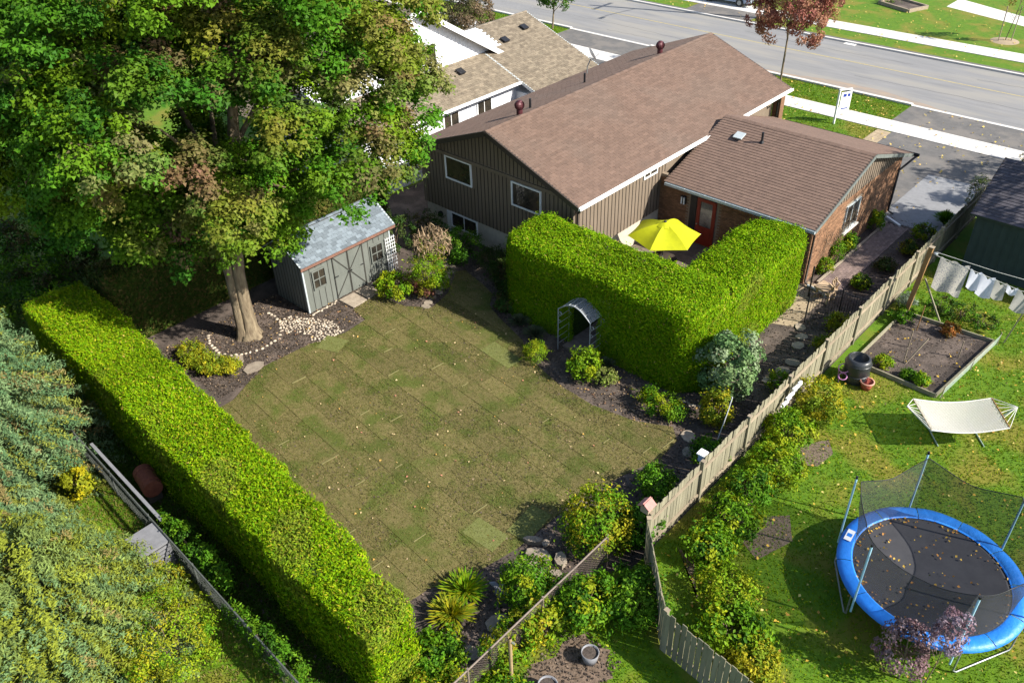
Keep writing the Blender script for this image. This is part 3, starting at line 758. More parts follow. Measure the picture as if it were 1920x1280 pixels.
# back door, dark screen, lamp
dr = MB(); dx0, dx1 = -16.08, -15.2
dr.box((dx0, BY0 - 0.05, 0.12), (dx1, BY0 - 0.002, 0.95)); dr.box((dx0, BY0 - 0.05, 0.952), (dx0 + 0.16, BY0 - 0.002, 2.18)); dr.box((dx1 - 0.16, BY0 - 0.05, 0.952), (dx1, BY0 - 0.002, 2.18)); dr.box((dx0 + 0.161, BY0 - 0.05, 2.05), (dx1 - 0.161, BY0 - 0.002, 2.18))
door = dr.build('back_door', M['red'], brown)
MB().box((dx0 + 0.17, BY0 - 0.03, 0.953), (dx1 - 0.17, BY0 - 0.004, 2.049)).build('pane', mat('door_glass', (0.25, 0.23, 0.2), (0.04, 0.04, 0.045), 1.6, rough=0.06, spec=0.6), door)
for x_ in (0.2, 0.52): MB().box((dx0 + x_, BY0 - 0.06, 0.25), (dx0 + x_ + 0.2, BY0 - 0.051, 0.85)).build('door_panel', M['red'], door)
MB().tube([(dx0 + 0.08, BY0 - 0.05, 1.02), (dx0 + 0.08, BY0 - 0.1, 1.02)], 0.03, 8).build('door_knob', M['galv'], door)
MB().box((-16.42, BY0 - 0.04, 0.1), (-16.12, BY0 - 0.003, 2.2)).build('dark_screen', M['black'], brown)
lm = MB(); lm.box((-16.86, BY0 - 0.08, 1.7), (-16.62, BY0 - 0.02, 2.05)); wl = lm.build('wall_lamp', M['black'], brown)
for x_ in (-16.81, -16.69): MB().tube([(x_, BY0 - 0.11, 1.7), (x_, BY0 - 0.11, 2.0)], 0.035, 10).build('lamp_tube', M['white'], wl)
# roof furniture
def roofz(x): return RZ - abs(x - RX) * (RZ - EZ) / (XR - RX)
def turbine(x, y):
    z = roofz(x); t = thing('turbine_vent', '', 'roof vent', (x, y, z), 'turbine vents on the brown roof')
    MB().tube([(x, y, z - 0.05), (x, y, z + 0.24)], 0.13, 14).build('stem', M['maroon'], t)
    for k in range(18):
        a0 = 2 * math.pi * k / 18; mb = MB(); row = []
        for j in range(7):
            th_ = math.pi * (0.12 + 0.76 * j / 6); rr = 0.21 * math.sin(th_); zz = z + 0.4 - 0.2 * math.cos(th_)
            for da in (-0.1, 0.2): row.append((x + rr * math.cos(a0 + da) * (1.0 if da < 0 else 0.88), y + rr * math.sin(a0 + da) * (1.0 if da < 0 else 0.88), zz))
        mb.add(row, [(2 * j, 2 * j + 1, 2 * j + 3, 2 * j + 2) for j in range(6)])
        mb.build('vane', M['maroon'], t)
    MB().lathe((x, y, z + 0.56), [(0.12, 0), (0.1, 0.03), (0.02, 0.045)], 14).build('cap', M['maroon'], t)
    return t
turbine(-22.5, 24.55)['label'] = 'maroon turbine vent on the brown roof near the maple tree'
turbine(-22.6, 34.6)['label'] = 'maroon turbine vent on the brown roof near the street'
def pipe(nm, lab, x, y, z, h, r_=0.05, m_='black'):
    o = MB().tube([(x, y, z - 0.05), (x, y, z + h)], r_, 10).add([(x - .12, y - .12, z + .0), (x + .12, y - .12, z), (x + .12, y + .12, z), (x - .12, y + .12, z)], [(0, 1, 2, 3)]).build(nm, M[m_], None, (x, y, z)); tag(o, lab, 'vent pipe'); return o
pipe('vent_pipe', 'short black vent pipe on the brown roof beside the nearer turbine vent', -22.9, 25.65, roofz(-22.9), 0.42)
pipe('vent_pipe', 'black vent pipe on the brown roof below the white satellite dish', -23.4, 29.9, roofz(-23.4), 0.45)
vp = thing('vent_pipe', 'black pipe with collar on the roof of the brick wing', 'vent pipe', (-15.2, 31.6, 3.8))
MB().tube([(-15.2, 31.4, 3.70), (-15.2, 31.4, 4.2)], 0.05, 10).build('pipe', M['black'], vp)
MB().lathe((-15.2, 31.4, 3.72), [(0.13, -0.02), (0.06, 0.12)], 12).build('collar', M['black'], vp)
bv = thing('box_vent', 'grey square box vent on the roof of the brick wing', 'roof vent', (-16.2, 31.4, 3.75))
MB().obox((-16.2, 31.3, 3.84), (1, 0, 0), (0, 0.95, 0.31), (0, -0.31, 0.95), 0.2, 0.2, 0.025).build('hood', M['gutter_grey'], bv)
MB().obox((-16.2, 31.35, 3.76), (1, 0, 0), (0, 0.95, 0.31), (0, -0.31, 0.95), 0.15, 0.15, 0.07).build('base', M['black'], bv)
dish = thing('satellite_dish', 'white satellite dish on a bent mast at the far edge of the brown roof', 'satellite dish', (-25.6, 32.9, roofz(-25.6)))
zz = roofz(-25.6)
MB().tube([(-25.6, 32.9, zz), (-25.6, 32.9, zz + 0.35), (-25.45, 32.95, zz + 0.75)], 0.03, 8).build('mast', M['galv'], dish)
dm = MB(); cdir = Vector((0.5, 0.8, 0.45)).normalized(); s1 = cdir.cross(Vector((0, 0, 1))).normalized(); s2 = s1.cross(cdir)
vs = []
for j in range(6):
    rr = 0.34 * j / 5
    for k in range(20): vs.append(Vector((-25.45, 33.0, zz + 0.95)) + (s1 * math.cos(k * math.pi / 10) + s2 * math.sin(k * math.pi / 10)) * rr + cdir * (rr * rr * 0.6))
dm.add(vs, [(j * 20 + k, j * 20 + (k + 1) % 20, (j + 1) * 20 + (k + 1) % 20, (j + 1) * 20 + k) for j in range(5) for k in range(20)], True)
dm.build('reflector', M['white'], dish)
MB().tube([(-25.45, 33.0, zz + 0.65), (-25.25, 33.35, zz + 0.95)], 0.015, 6).build('feed_arm', M['galv'], dish)

# ------------------------------------------------------------------ the white neighbour house
white = thing('white_house', 'white board and batten house with taupe shingle roofs beyond the brown roof', 'house', (-34.0, 30.0, 0))
wz_ = lambda x: 3.1 + 0.38 * (-29.4 - x)
MB().box((-37.9, 22.0, 0), (-29.8, 37.2, 3.0)).build('wall', M['white_siding'], white)
lw = white.children[0]
battens(lw, M['white_siding'], (-29.8, 22.0, 0), (0, 1, 0), 15.2, 2.98, 0.3, 0.3, nrm=(1, 0, 0), skips=[(27.0 - 22, 28.0 - 22, 1.4, 2.8), (29.3 - 22, 30.4 - 22, 1.4, 2.8)])
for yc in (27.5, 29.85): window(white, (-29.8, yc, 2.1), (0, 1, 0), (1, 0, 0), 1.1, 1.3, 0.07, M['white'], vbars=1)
SL1 = math.hypot(4.4, 1.672)
s1_, e1_ = slope(white, 'roof_slope', (-29.4, 21.6, 3.1), (0, 1, 0), (-4.4, 0, 1.672), 10.6, SL1, 0.12, M['white'])
s2_, e2_ = slope(white, 'roof_slope', (-28.0, 32.2, 2.568), (0, 1, 0), (-5.8, 0, 2.204), 5.4, math.hypot(5.8, 2.204), 0.12, M['white'])
s3_, e3_ = slope(white, 'roof_slope', (-38.5, 32.2, 3.0), (0, 1, 0), (4.7, 0, 1.772), 5.4, math.hypot(4.7, 1.772), 0.12, M['white'])
shingle([(s1_, e1_, 100), (s2_, e2_, 100), (s3_, e3_, 0)], M['taupe_shingle'], 0.3, 0.145, 0, skip=lambda p: p.x < -32.0 and p.y < 33.7)
ridge(s2_, (-33.8, 33.5, 4.79), (-33.8, 37.6, 4.79), M['taupe_shingle'])
gutter(white, (-29.4, 23.0, 3.1), (-29.4, 32.2, 3.1), M['white'], (1, 0, 0))
MB().box((-29.8, 32.25, 0), (-28.4, 37.3, 2.5)).build('garage_wall', M['white_siding'], white)
# upper storey gable
AY, AZ, HW = 27.5, 7.35, 7.2
def uz(y): return AZ - abs(y - AY) * 0.6
ug = MB(); pts = [(AY - HW + 0.6, 2.9), (AY + HW - 0.6, 2.9), (AY + HW - 0.6, uz(AY + HW - 0.6) - 0.15), (AY, AZ - 0.15), (AY - HW + 0.6, uz(AY - HW + 0.6) - 0.15)]
ug.add([(-32.0, y, z) for y, z in pts] + [(-39.0, y, z) for y, z in pts], [(0, 1, 2, 3, 4), (9, 8, 7, 6, 5)] + [(i, (i + 1) % 5, 5 + (i + 1) % 5, 5 + i) for i in range(5)])
upw = ug.build('upper_wall', M['white_siding'], white)
battens(upw, M['white_siding'], (-32.0, AY - HW + 0.7, 0), (0, 1, 0), 2 * HW - 1.4, lambda s_: uz(AY - HW + 0.7 + s_) - 0.3, 4.1, 0.28, nrm=(1, 0, 0), skips=[(27.4 - AY + HW - 0.7, 28.95 - AY + HW - 0.7, 4.35, 5.6)])
window(white, (-32.0, 28.17, 4.95), (0, 1, 0), (1, 0, 0), 1.35, 1.05, 0.08, M['white'], vbars=1)
UL = math.hypot(HW, HW * 0.6)
for sg in (1, -1):
    u_, ud_ = slope(white, 'upper_roof_slope', (-31.6, AY + sg * HW, AZ - 0.6 * HW), (-1, 0, 0), (0, -sg * HW, 0.6 * HW), 8.0, UL, 0.1, M['taupe_shingle'])
    shingle([(u_, ud_, 0)], M['taupe_shingle'], 0.3, 0.145, 0)
    MB().beam((-31.57, AY + sg * HW, AZ - 0.6 * HW - 0.06), (-31.57, AY, AZ - 0.06), 0.05, 0.24).build('rake_board', M['white'], white)
for i, (x, y, lab) in enumerate(((-31.2, 29.7, 'small dark box vent alone on the low taupe roof below the white gable'), (-32.2, 34.1, 'small dark box vent on the taupe roof, left of the pair'), (-32.6, 36.1, 'small dark box vent on the taupe roof, right of the pair'))):
    z = wz_(x)
    t = thing('box_vent', lab, 'roof vent', (x, y, z), 'box vents on the taupe roof')
    MB().obox((x, y, z + 0.13), (0, 1, 0), (-0.935, 0, 0.355), (0.355, 0, 0.935), 0.2, 0.2, 0.03).build('hood', M['black'], t)
    MB().obox((x, y, z + 0.05), (0, 1, 0), (-0.935, 0, 0.355), (0.355, 0, 0.935), 0.15, 0.15, 0.06).build('base', M['black'], t)
M['grey_plastic'] = mat('grey_plastic', (0.2, 0.2, 0.21), (0.16, 0.16, 0.17), 6, rough=0.6)
# ------------------------------------------------------------------ garden shed beside the maple
M['shed'] = mat('grey_green_shed_paint', (0.135, 0.143, 0.125), (0.112, 0.12, 0.104), 4, rough=0.8, bump=0.15, stretch=(1, 1, 0.3), bscale=20)
M['shed_dark'] = mat('dark_shed_wood', (0.05, 0.048, 0.04), (0.04, 0.038, 0.032), 5, rough=0.85)
M['copper'] = mat('rusty_eave', (0.2, 0.1, 0.07), (0.13, 0.07, 0.05), 12, rough=0.8)
shed = thing('garden_shed', 'grey-green wooden garden shed with double doors and pale blue-grey shingle roof', 'shed', (-25.3, 16.5, 0))
SX0, SX1, SY0, SY1, SE, SR, SRX = -26.35, -24.28, 14.4, 18.6, 2.12, 2.95, -25.3
w = MB().box((SX0, SY0, 0), (SX1, SY1, SE)); fw = w.build('wall', M['shed'], shed)
def sz(x): return SR - abs(x - SRX) * (SR - SE) / 1.25
for y_ in (SY0 - 0.002, SY1 + 0.002):
    g = MB().add([(SX0, y_, SE - 0.02), (SX1, y_, SE - 0.02), (SX1, y_, sz(SX1) - 0.08), (SRX, y_, SR - 0.08), (SX0, y_, sz(SX0) - 0.08)], [(0, 1, 2, 3, 4) if y_ < 16 else (4, 3, 2, 1, 0)])
    g.build('gable_panel', M['shed'], shed)
battens(fw, M['shed_dark'], (SX1, SY0, 0), (0, 1, 0), SY1 - SY0, SE - 0.05, 0.0, 0.28, 0.022, 0.012, (1, 0, 0), skips=[(14.72 - SY0, 15.42 - SY0, 0.8, 1.78), (15.72 - SY0, 17.2 - SY0, -1, 3), (17.52 - SY0, 18.25 - SY0, 0.72, 1.62)])
battens(fw, M['shed_dark'], (SX0, SY0, 0), (1, 0, 0), SX1 - SX0, lambda s_: sz(SX0 + s_) - 0.1, 0.0, 0.2, 0.02, 0.012, (0, -1, 0))
for y_, z0_, z1_ in ((15.07, 0.88, 1.68), (17.88, 0.76, 1.55)):
    window(shed, (SX1, y_, (z0_ + z1_) / 2), (0, 1, 0), (1, 0, 0), 0.62, z1_ - z0_, 0.05, M['shed'], vbars=1, hbars=1, sill=False)
for k, (ya, yb) in enumerate(((15.74, 16.45), (16.47, 17.18))):
    d = MB().box((SX1 + 0.001, ya, 0.04), (SX1 + 0.03, yb, 1.96)).build('door', M['shed'], shed)
    bt = MB()
    bt.box((SX1 + 0.031, ya, 0.04), (SX1 + 0.04, ya + 0.03, 1.96)); bt.box((SX1 + 0.031, yb - 0.03, 0.04), (SX1 + 0.04, yb, 1.96))
    bt.build('door_stile', M['shed_dark'], d)
    mid = 1.0
    for (p, q) in ((((ya if k == 0 else yb), 1.9), ((yb if k == 0 else ya), mid)), (((yb if k == 0 else ya), mid), ((ya if k == 0 else yb), 0.1))):
        MB().beam((SX1 + 0.04, p[0], p[1]), (SX1 + 0.04, q[0], q[1]), 0.035, 0.02, (1, 0, 0)).build('brace', M['shed_dark'], d)
    MB().box((SX1 + 0.031, ya + 0.03, 0.96), (SX1 + 0.048, yb - 0.03, 1.04)).build('rail', M['shed'], d)
    MB().box((SX1 + 0.05, (ya if k == 0 else yb - 0.18), 0.98), (SX1 + 0.06, (ya + 0.18 if k == 0 else yb), 1.02)).build('strap_hinge', M['black'], d)
    MB().tube([(SX1 + 0.05, (yb - 0.06 if k == 0 else ya + 0.06), 1.0), (SX1 + 0.1, (yb - 0.06 if k == 0 else ya + 0.06), 1.0)], 0.025, 8).build('handle', M['black'], d)
for y_ in (SY0, SY1): MB().box((SX1 - 0.05, y_ - 0.03, 0), (SX1 + 0.025, y_ + 0.03, SE - 0.03)).build('corner_board', M['gutter_grey'], shed)
SS = math.hypot(1.25, SR - SE)
a_, da_ = slope(shed, 'roof_slope', (SRX + 1.25, SY0 - 0.18, SE), (0, 1, 0), (-1.25, 0, SR - SE), SY1 - SY0 + 0.36, SS, 0.06, M['shed_dark'])
b_, db_ = slope(shed, 'roof_slope', (SRX - 1.25, SY0 - 0.18, SE), (0, 1, 0), (1.25, 0, SR - SE), SY1 - SY0 + 0.36, SS, 0.06, M['shed_dark'])
shingle([(a_, da_, 200), (b_, db_, 90)], M['blue_shingle'], 0.24, 0.14, 0)
ridge(a_, (SRX, SY0 - 0.18, SR + 0.02), (SRX, SY1 + 0.18, SR + 0.02), M['blue_shingle'], 0.2)
MB().box((SRX + 1.2, SY0 - 0.18, SE - 0.12), (SRX + 1.262, SY1 + 0.18, SE - 0.01)).build('eave_board', M['copper'], shed)
tr = thing('trellis', 'white lattice trellis leaning at the shed corner beside the right shed window', 'trellis', (SX1 + 0.25, 18.75, 0))
for i in range(5): MB().beam((SX1 + 0.12, 18.32 + 0.11 * i, 0.05), (SX1 + 0.07, 18.32 + 0.11 * i, 1.62), 0.018, 0.018).build('upright', M['white'], tr)
for j in range(9): MB().beam((SX1 + 0.125 - j * 0.006, 18.3, 0.35 + 0.15 * j), (SX1 + 0.125 - j * 0.006, 18.8, 0.35 + 0.15 * j), 0.016, 0.016).build('slat', M['white'], tr)

# ------------------------------------------------------------------ stones, stepping stones, pavers
def stone_mesh(seed, n=7):
    r0 = random.Random(seed); vs = []; rings = ((0.75, 0.0), (1.0, 0.3), (0.7, 0.75), (0.25, 0.95))
    for rr, zz_ in rings:
        for k in range(n):
            t = 2 * math.pi * k / n; q = rr * r0.uniform(0.8, 1.15); vs.append((q * math.cos(t), q * math.sin(t) * 0.8, zz_ * r0.uniform(0.85, 1.1)))
    mb = MB(); mb.add(vs, [(i * n + k, i * n + (k + 1) % n, (i + 1) * n + (k + 1) % n, (i + 1) * n + k) for i in range(3) for k in range(n)] + [tuple(3 * n + k for k in range(n))], True)
    return mb.mesh('stone', M['stone'])
SM = [stone_mesh(i) for i in range(5)]
def stone(x, y, s, lab=None, grp=None, z=0.0, parent=None, name='stone', cat='stone', flat=0.65, mt=None):
    o = bpy.data.objects.new(name, SM[random.randrange(5)]); C.objects.link(o)
    o.location = (x, y, z); o.rotation_euler = (0, 0, random.uniform(0, 6.3)); o.scale = (s, s * random.uniform(0.8, 1.1), s * flat)
    if parent: o.parent = parent
    else: o['label'] = lab; o['category'] = cat; o['group'] = grp
    return o
GR = [(-24.8, 13.3), (-24.7, 13.8), (-24.16, 14.1), (-23.3, 14.65), (-22.35, 14.5), (-22.35, 13.75), (-22.55, 13.25), (-23.14, 13.56), (-23.6, 13.3), (-24.0, 12.95)]
Pg = scatter(1500, (-24.9, -22.2, 12.9, 14.7), GR); kept = []
for p in Pg:
    if all((p[0] - q[0]) ** 2 + (p[1] - q[1]) ** 2 > 0.0068 for q in kept): kept.append(p)
for p in kept[:290]: stone(p[0], p[1], random.uniform(0.045, 0.075), 'pale river stone in the patch of stones between shed and maple', 'river stones in the patch by the shed')
ring = [(-25.97, 11.03), (-25.5, 10.8), (-24.72, 10.69), (-24.26, 10.9), (-24.01, 11.17), (-23.88, 11.46), (-23.74, 11.88), (-23.77, 12.28), (-23.79, 12.63), (-24.13, 12.97), (-24.68, 13.28), (-25.17, 13.39), (-25.7, 13.34)]
for i in range(len(ring) - 1):
    (xa, ya), (xb, yb) = ring[i], ring[i + 1]; L = math.hypot(xb - xa, yb - ya); n = max(2, int(L / 0.17))
    for k in range(n):
        t = k / n; stone(xa + (xb - xa) * t + random.uniform(-.015, .015), ya + (yb - ya) * t, random.uniform(0.07, 0.095), 'rounded pale edging stone in the ring around the maple trunk', 'edging stones around the maple')
for k in range(16): stone(SX1 + random.uniform(0.05, 0.2), 14.4 + 0.08 * k, random.uniform(0.05, 0.07), 'pale stone along the shed base left of the doors', 'stones along the shed base')
for k in range(14): stone(SX1 + random.uniform(0.05, 0.2), 17.2 + 0.085 * k, random.uniform(0.05, 0.07), 'pale stone along the shed base right of the doors', 'stones along the shed base by the trellis')
def flag(x, y, rx, ry, lab, grp, mt='flag', z=0.0, n=7, rz=None, h=0.05):
    pts = []; a0 = random.uniform(0, 6) if rz is None else rz
    for k in range(n):
        t = 2 * math.pi * k / n; q = random.uniform(0.82, 1.1)
        u, v_ = rx * q * math.cos(t), ry * q * math.sin(t)
        pts.append((x + u * math.cos(a0) - v_ * math.sin(a0), y + u * math.sin(a0) + v_ * math.cos(a0)))
    o = MB().prism(pts, z, z + h).build('flagstone', M[mt], None, (x, y, 0)); tag(o, lab, 'stone', grp); return o
for (x, y), lab in zip([(-22.99, 11.06), (-23.76, 10.8), (-24.45, 10.45), (-25.13, 10.25), (-25.75, 10.0)],
        ['nearest stepping stone beside the lawn corner below the maple', 'second stepping stone from the lawn below the maple ring', 'third stepping stone from the lawn below the maple ring', 'fourth stepping stone from the lawn, near the clipped hedge', 'last stepping stone, at the hedge end of the row below the maple']):
    flag(x, y, 0.42, 0.3, lab, 'stepping stones below the maple')
for i, (x, y) in enumerate([(-23.2, 20.5), (-22.9, 20.2), (-22.6, 20.3), (-22.35, 19.95), (-22.15, 19.6), (-21.95, 19.25), (-21.75, 19.0), (-22.1, 19.0), (-21.6, 18.6), (-21.9, 18.55), (-21.5, 18.2), (-21.35, 17.85), (-21.2, 17.6)]):
    flag(x, y, 0.2, 0.15, 'small stone of the curved path edging beside the shrubs and the shaded lawn tip', 'small stones of the curved path')
slabs = [(-23.7, 16.05, 0.42, 0.36, 'tan slab in front of the left shed door'), (-23.72, 16.82, 0.4, 0.34, 'tan slab in front of the right shed door')]
for x, y, a, b, lab in slabs:
    o = MB().prism([(x - a, y - b), (x + a, y - b * 0.95), (x + a * 0.95, y + b), (x - a, y + b)], 0, 0.06).build('paving_slab', M['flag'], None, (x, y, 0)); tag(o, lab, 'paving slab', 'slabs before the shed doors')
for x, y, s, lab in ((-9.75, 25.5, 0.26, 'stepping stone nearest the black iron gate'), (-9.45, 25.0, 0.24, 'second stepping stone below the iron gate'), (-9.3, 24.4, 0.26, 'third stepping stone below the iron gate'), (-8.95, 23.4, 0.28, 'stepping stone by the fence midway along the hedge'), (-9.0, 22.75, 0.3, 'stepping stone beside the pale-leaved shrub'), (-9.1, 22.0, 0.27, 'stepping stone just behind the pale-leaved shrub'), (-9.6, 17.9, 0.3, 'stepping stone at the right corner of the olive lawn'), (-9.2, 17.3, 0.25, 'small stepping stone below the yellow shrub by the fence')):
    flag(x, y, s, s * 0.8, lab, 'stepping stones along the fence')
for x, y, s, lab in ((-9.35, 9.05, 0.36, 'large tan flagstone below the spiky daylilies'), (-9.1, 8.5, 0.3, 'smaller tan flagstone in front of the large one by the daylilies'), (-9.3, 8.0, 0.26, 'broken pale rock between flagstones and vines')):
    flag(x, y, s, s * 0.8, lab, 'flagstones in the near corner bed')
for i in range(14):
    x, y = -9.75 + random.uniform(-0.7, 0.55), 11.35 + random.uniform(-0.9, 0.7)
    flag(x, y, random.uniform(0.12, 0.3), random.uniform(0.1, 0.2), 'tan rock of the low rockery by the chain-link fence', 'rocks of the rockery', h=random.uniform(0.06, 0.16))
for i in range(26):
    t = i / 25; x = -11.0 + 1.9 * t; y = 19.15 + 0.5 * t * t + 0.12 * random.random()
    stone(x, y, random.uniform(0.05, 0.09), 'small tan stone edging the bed at the hedge corner', 'edging stones at the hedge corner')
# paver walk along the wing
walk = bpy.data.objects.new('paver_walk', None); C.objects.link(walk); walk['kind'] = 'structure'; WL[walk.name] = Vector((0, 0, 0))
M['paver'] = mat('mauve_paver', (0.2, 0.145, 0.125), (0.15, 0.11, 0.1), 6, rough=0.95, var=0.22)
pm = MB().prism([(-0.053, -0.108), (0.053, -0.108), (0.053, 0.108), (-0.053, 0.108)], 0, 0.05).mesh('paver', M['paver'])
pieces('paver', walk, pm, [(-10.55 + 0.112 * i, 28.7 + 0.225 * j + (0.11 if i % 2 else 0), random.uniform(0, 0.006)) for i in range(8) for j in range(29)])
MB().box((-10.72, 28.7, 0), (-10.63, 35.2, 0.1)).build('edging', M['flag'], walk)
sheet('gate_path', [(-10.9, 25.0), (-9.95, 25.4), (-10.0, 28.6), (-11.0, 28.6)], 0.012, M['beige'])
# patio behind the hedge
pat = bpy.data.objects.new('patio', None); C.objects.link(pat); pat['kind'] = 'structure'; WL[pat.name] = Vector((0, 0, 0))
pm = MB().prism([(-0.295, -0.295), (0.295, -0.295), (0.295, 0.295), (-0.295, 0.295)], 0, 0.06).mesh('patio_slab', M['deck'])
pieces('patio_slab', pat, pm, [(-17.6 + 0.6 * i, 22.1 + 0.6 * j, random.uniform(0, 0.006)) for i in range(8) for j in range(11)] + [(-15.3, y, 0) for y in (19.3, 19.9, 20.5, 21.1, 21.5)] + [(-14.7, y, 0.001) for y in (19.3, 19.9, 20.5, 21.1, 21.5)])
MB().box((-17.9, 24.6, 0.0), (-16.7, 26.0, 0.26)).build('concrete_step', M['parge'], pat)

# ------------------------------------------------------------------ wooden fence
M['fence'] = mat('weathered_fence', (0.235, 0.215, 0.145), (0.175, 0.16, 0.105), 4, rough=0.9, var=0.2, bump=0.3, bscale=30, stretch=(1.5, 1.5, 0.25))
M['rail'] = mat('fence_rail', (0.31, 0.25, 0.175), (0.23, 0.185, 0.13), 5, rough=0.9, var=0.15)
M['wood'] = mat('brown_post_wood', (0.28, 0.16, 0.06), (0.2, 0.11, 0.045), 6, rough=0.85, bump=0.3, stretch=(1.5, 1.5, 0.25))
def fence(name, label, pts, h, side, bw=0.135, gap=0.012, rail_side=1):
    f = thing(name, label, 'fence', (pts[0][0], pts[0][1], 0))
    for (xa, ya), (xb, yb) in zip(pts[:-1], pts[1:]):
        d = Vector((xb - xa, yb - ya, 0)); L = d.length; d.normalize(); n = Vector((d.y, -d.x, 0)) * rail_side
        k = int(L / (bw + gap))
        me = MB().obox((0, 0, h / 2), d, n, (0, 0, 1), bw / 2, 0.009, h / 2).mesh('board', M['fence'])
        for i in range(k):
            p = Vector((xa, ya, 0)) + d * ((i + 0.5) * L / k)
            o = bpy.data.objects.new('board', me); C.objects.link(o); o.parent = f
            o.location = p - WL[f.name] + Vector((0, 0, random.uniform(-0.05, 0.03))); o.rotation_euler = (random.uniform(-.015, .015), random.uniform(-.012, .012), random.uniform(-.02, .02))
        ns = max(1, round(L / 2.45))
        for i in range(ns):
            a = Vector((xa, ya, 0)) + d * (L * i / ns); b = Vector((xa, ya, 0)) + d * (L * (i + 1) / ns)
            for z in (0.28, h - 0.3):
                dz = random.uniform(-.03, .03)
                MB().beam(a + n * 0.036 + d * 0.05 + Vector((0, 0, z + dz)), b + n * 0.036 - d * 0.05 + Vector((0, 0, z + dz * 0.4)), 0.045, 0.085).build('rail', M['rail'], f)
            MB().obox(a + n * 0.04 + Vector((0, 0, (h + 0.03) / 2)), d, n, (0, 0, 1), 0.045, 0.045, (h + 0.03) / 2).build('post', M['fence'], f)
            MB().obox(a + n * 0.04 + Vector((0, 0, h + 0.04)), d, n, (0, 0, 1), 0.06, 0.06, 0.012).build('post_cap', M['rail'], f)
    return f
fence('wooden_fence', 'long weathered grey-green board fence between the hedge and the trampoline yard', [(-7.95, 13.3), (-7.95, 38.2)], 1.52, 1)
fence('wooden_fence', 'dark board fence running from the fence corner to the bottom edge', [(-7.9, 13.15), (-5.95, 11.1), (-2.6, 10.75)], 1.45, 1, rail_side=-1)

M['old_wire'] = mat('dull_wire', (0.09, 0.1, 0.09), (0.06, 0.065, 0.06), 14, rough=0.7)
M['rusty_wire'] = mat('rusty_wire', (0.2, 0.16, 0.13), (0.13, 0.1, 0.08), 14, rough=0.7)
def chainlink(name, label, pts, h, pitch=0.085, mt='galv', rail_r=0.024):
    f = thing(name, label, 'fence', (pts[0][0], pts[0][1], 0))
    for (xa, ya), (xb, yb) in zip(pts[:-1], pts[1:]):
        a = Vector((xa, ya, 0)); b = Vector((xb, yb, 0)); d = b - a; L = d.length; d.normalize()
        MB().tube([a + Vector((0, 0, h)), b + Vector((0, 0, h))], rail_r, 8).build('top_rail', M[mt], f)
        ns = max(1, round(L / 2.6))
        for i in range(ns + 1):
            p = a + d * (L * i / ns)
            MB().tube([p + Vector((0, 0, 0)), p + Vector((0, 0, h + 0.06))], 0.028, 8).build('post', M[mt], f)
        w = MB(); n = int(L / pitch); nz = h - 0.08
        for i in range(-int(nz / pitch), n):
            for sg in (1, -1):
                s0 = i * pitch if sg > 0 else i * pitch + nz; s1 = s0 + sg * nz
                def cl(s, s_o, z_o):
                    return s
                za, zb = 0.04, 0.04 + nz
                if s0 > L and s1 > L or s0 < 0 and s1 < 0: continue
                def cut(s0, z0, s1, z1):
                    for lim in (0, L):
                        if (s0 - lim) * (s1 - lim) < 0:
                            t = (lim - s0) / (s1 - s0); zc = z0 + t * (z1 - z0)
                            if (lim == 0 and s0 < 0) or (lim == L and s0 > L): s0, z0 = lim, zc
                            else: s1, z1 = lim, zc
                    return s0, z0, s1, z1
                s0, q0, s1, q1 = cut(s0, za, s1, zb)
                w.tube([a + d * s0 + Vector((0, 0, q0)), a + d * s1 + Vector((0, 0, q1))], 0.0026, 3, cap=False, sm=False)
        o = w.build('wire_mesh', M[mt], f); o['kind'] = 'stuff'
    return f
chainlink('chain_link_fence', 'rusty chain-link fence overgrown by shrubs at the near end of the lawn', [(-8.44, 12.2), (-8.44, 4.6)], 1.2, mt='rusty_wire')
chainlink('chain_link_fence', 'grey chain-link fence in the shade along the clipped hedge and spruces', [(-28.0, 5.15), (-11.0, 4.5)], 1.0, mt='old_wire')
o = MB().obox((-20.0, 5.0, 1.05), (1, -0.035, 0), (0.035, 1, 0), (0, 0, 1), 2.2, 0.045, 0.02).build('plank', M['grey_plastic'], None, (-20, 5, 1.2)); tag(o, 'pale grey plank lying on the shaded chain-link rail', 'plank')

# ------------------------------------------------------------------ lime parasol, patio chairs and table
M['lime'] = mat('lime_canvas', (0.39, 0.4, 0.002), (0.33, 0.345, 0.002), 4, rough=0.8, bump=0.1)
um = thing('parasol', 'bright lime yellow six-sided parasol open over the hedged patio', 'parasol', (-15.7, 25.3, 0))
ux, uy = -15.7, 25.3
tip = Vector((ux, uy, 2.36)); cor = [Vector((ux + 1.42 * math.cos(R(60 * k + 42)), uy + 1.42 * math.sin(R(60 * k + 42)), 1.83)) for k in range(6)]
for k in range(6):
    a, b = cor[k], cor[(k + 1) % 6]; mb = MB(); vs = []; N_ = 6
    for i in range(N_ + 1):
        t = i / N_
        for j in range(N_ + 1):
            s_ = j / N_
            e = a.lerp(b, s_); p = tip.lerp(e, t); p.z += 0.1 * math.sin(math.pi * t) * (1 - 0.5 * math.sin(math.pi * s_)) - 0.03 * math.sin(math.pi * s_) * t
            p -= (e - tip).normalized() * (0.045 * math.sin(math.pi * s_) * t * t); vs.append(p)
    mb.add(vs, [(i * (N_ + 1) + j, (i + 1) * (N_ + 1) + j, (i + 1) * (N_ + 1) + j + 1, i * (N_ + 1) + j + 1) for i in range(N_) for j in range(N_)], True)
    mb.build('canopy_panel', M['lime'], um)
    MB().tube([tip - Vector((0, 0, 0.06)), tip.lerp(a, 0.5) + Vector((0, 0, 0.07)), a - Vector((0, 0, 0.01))], 0.012, 6).build('rib', M['galv'], um)
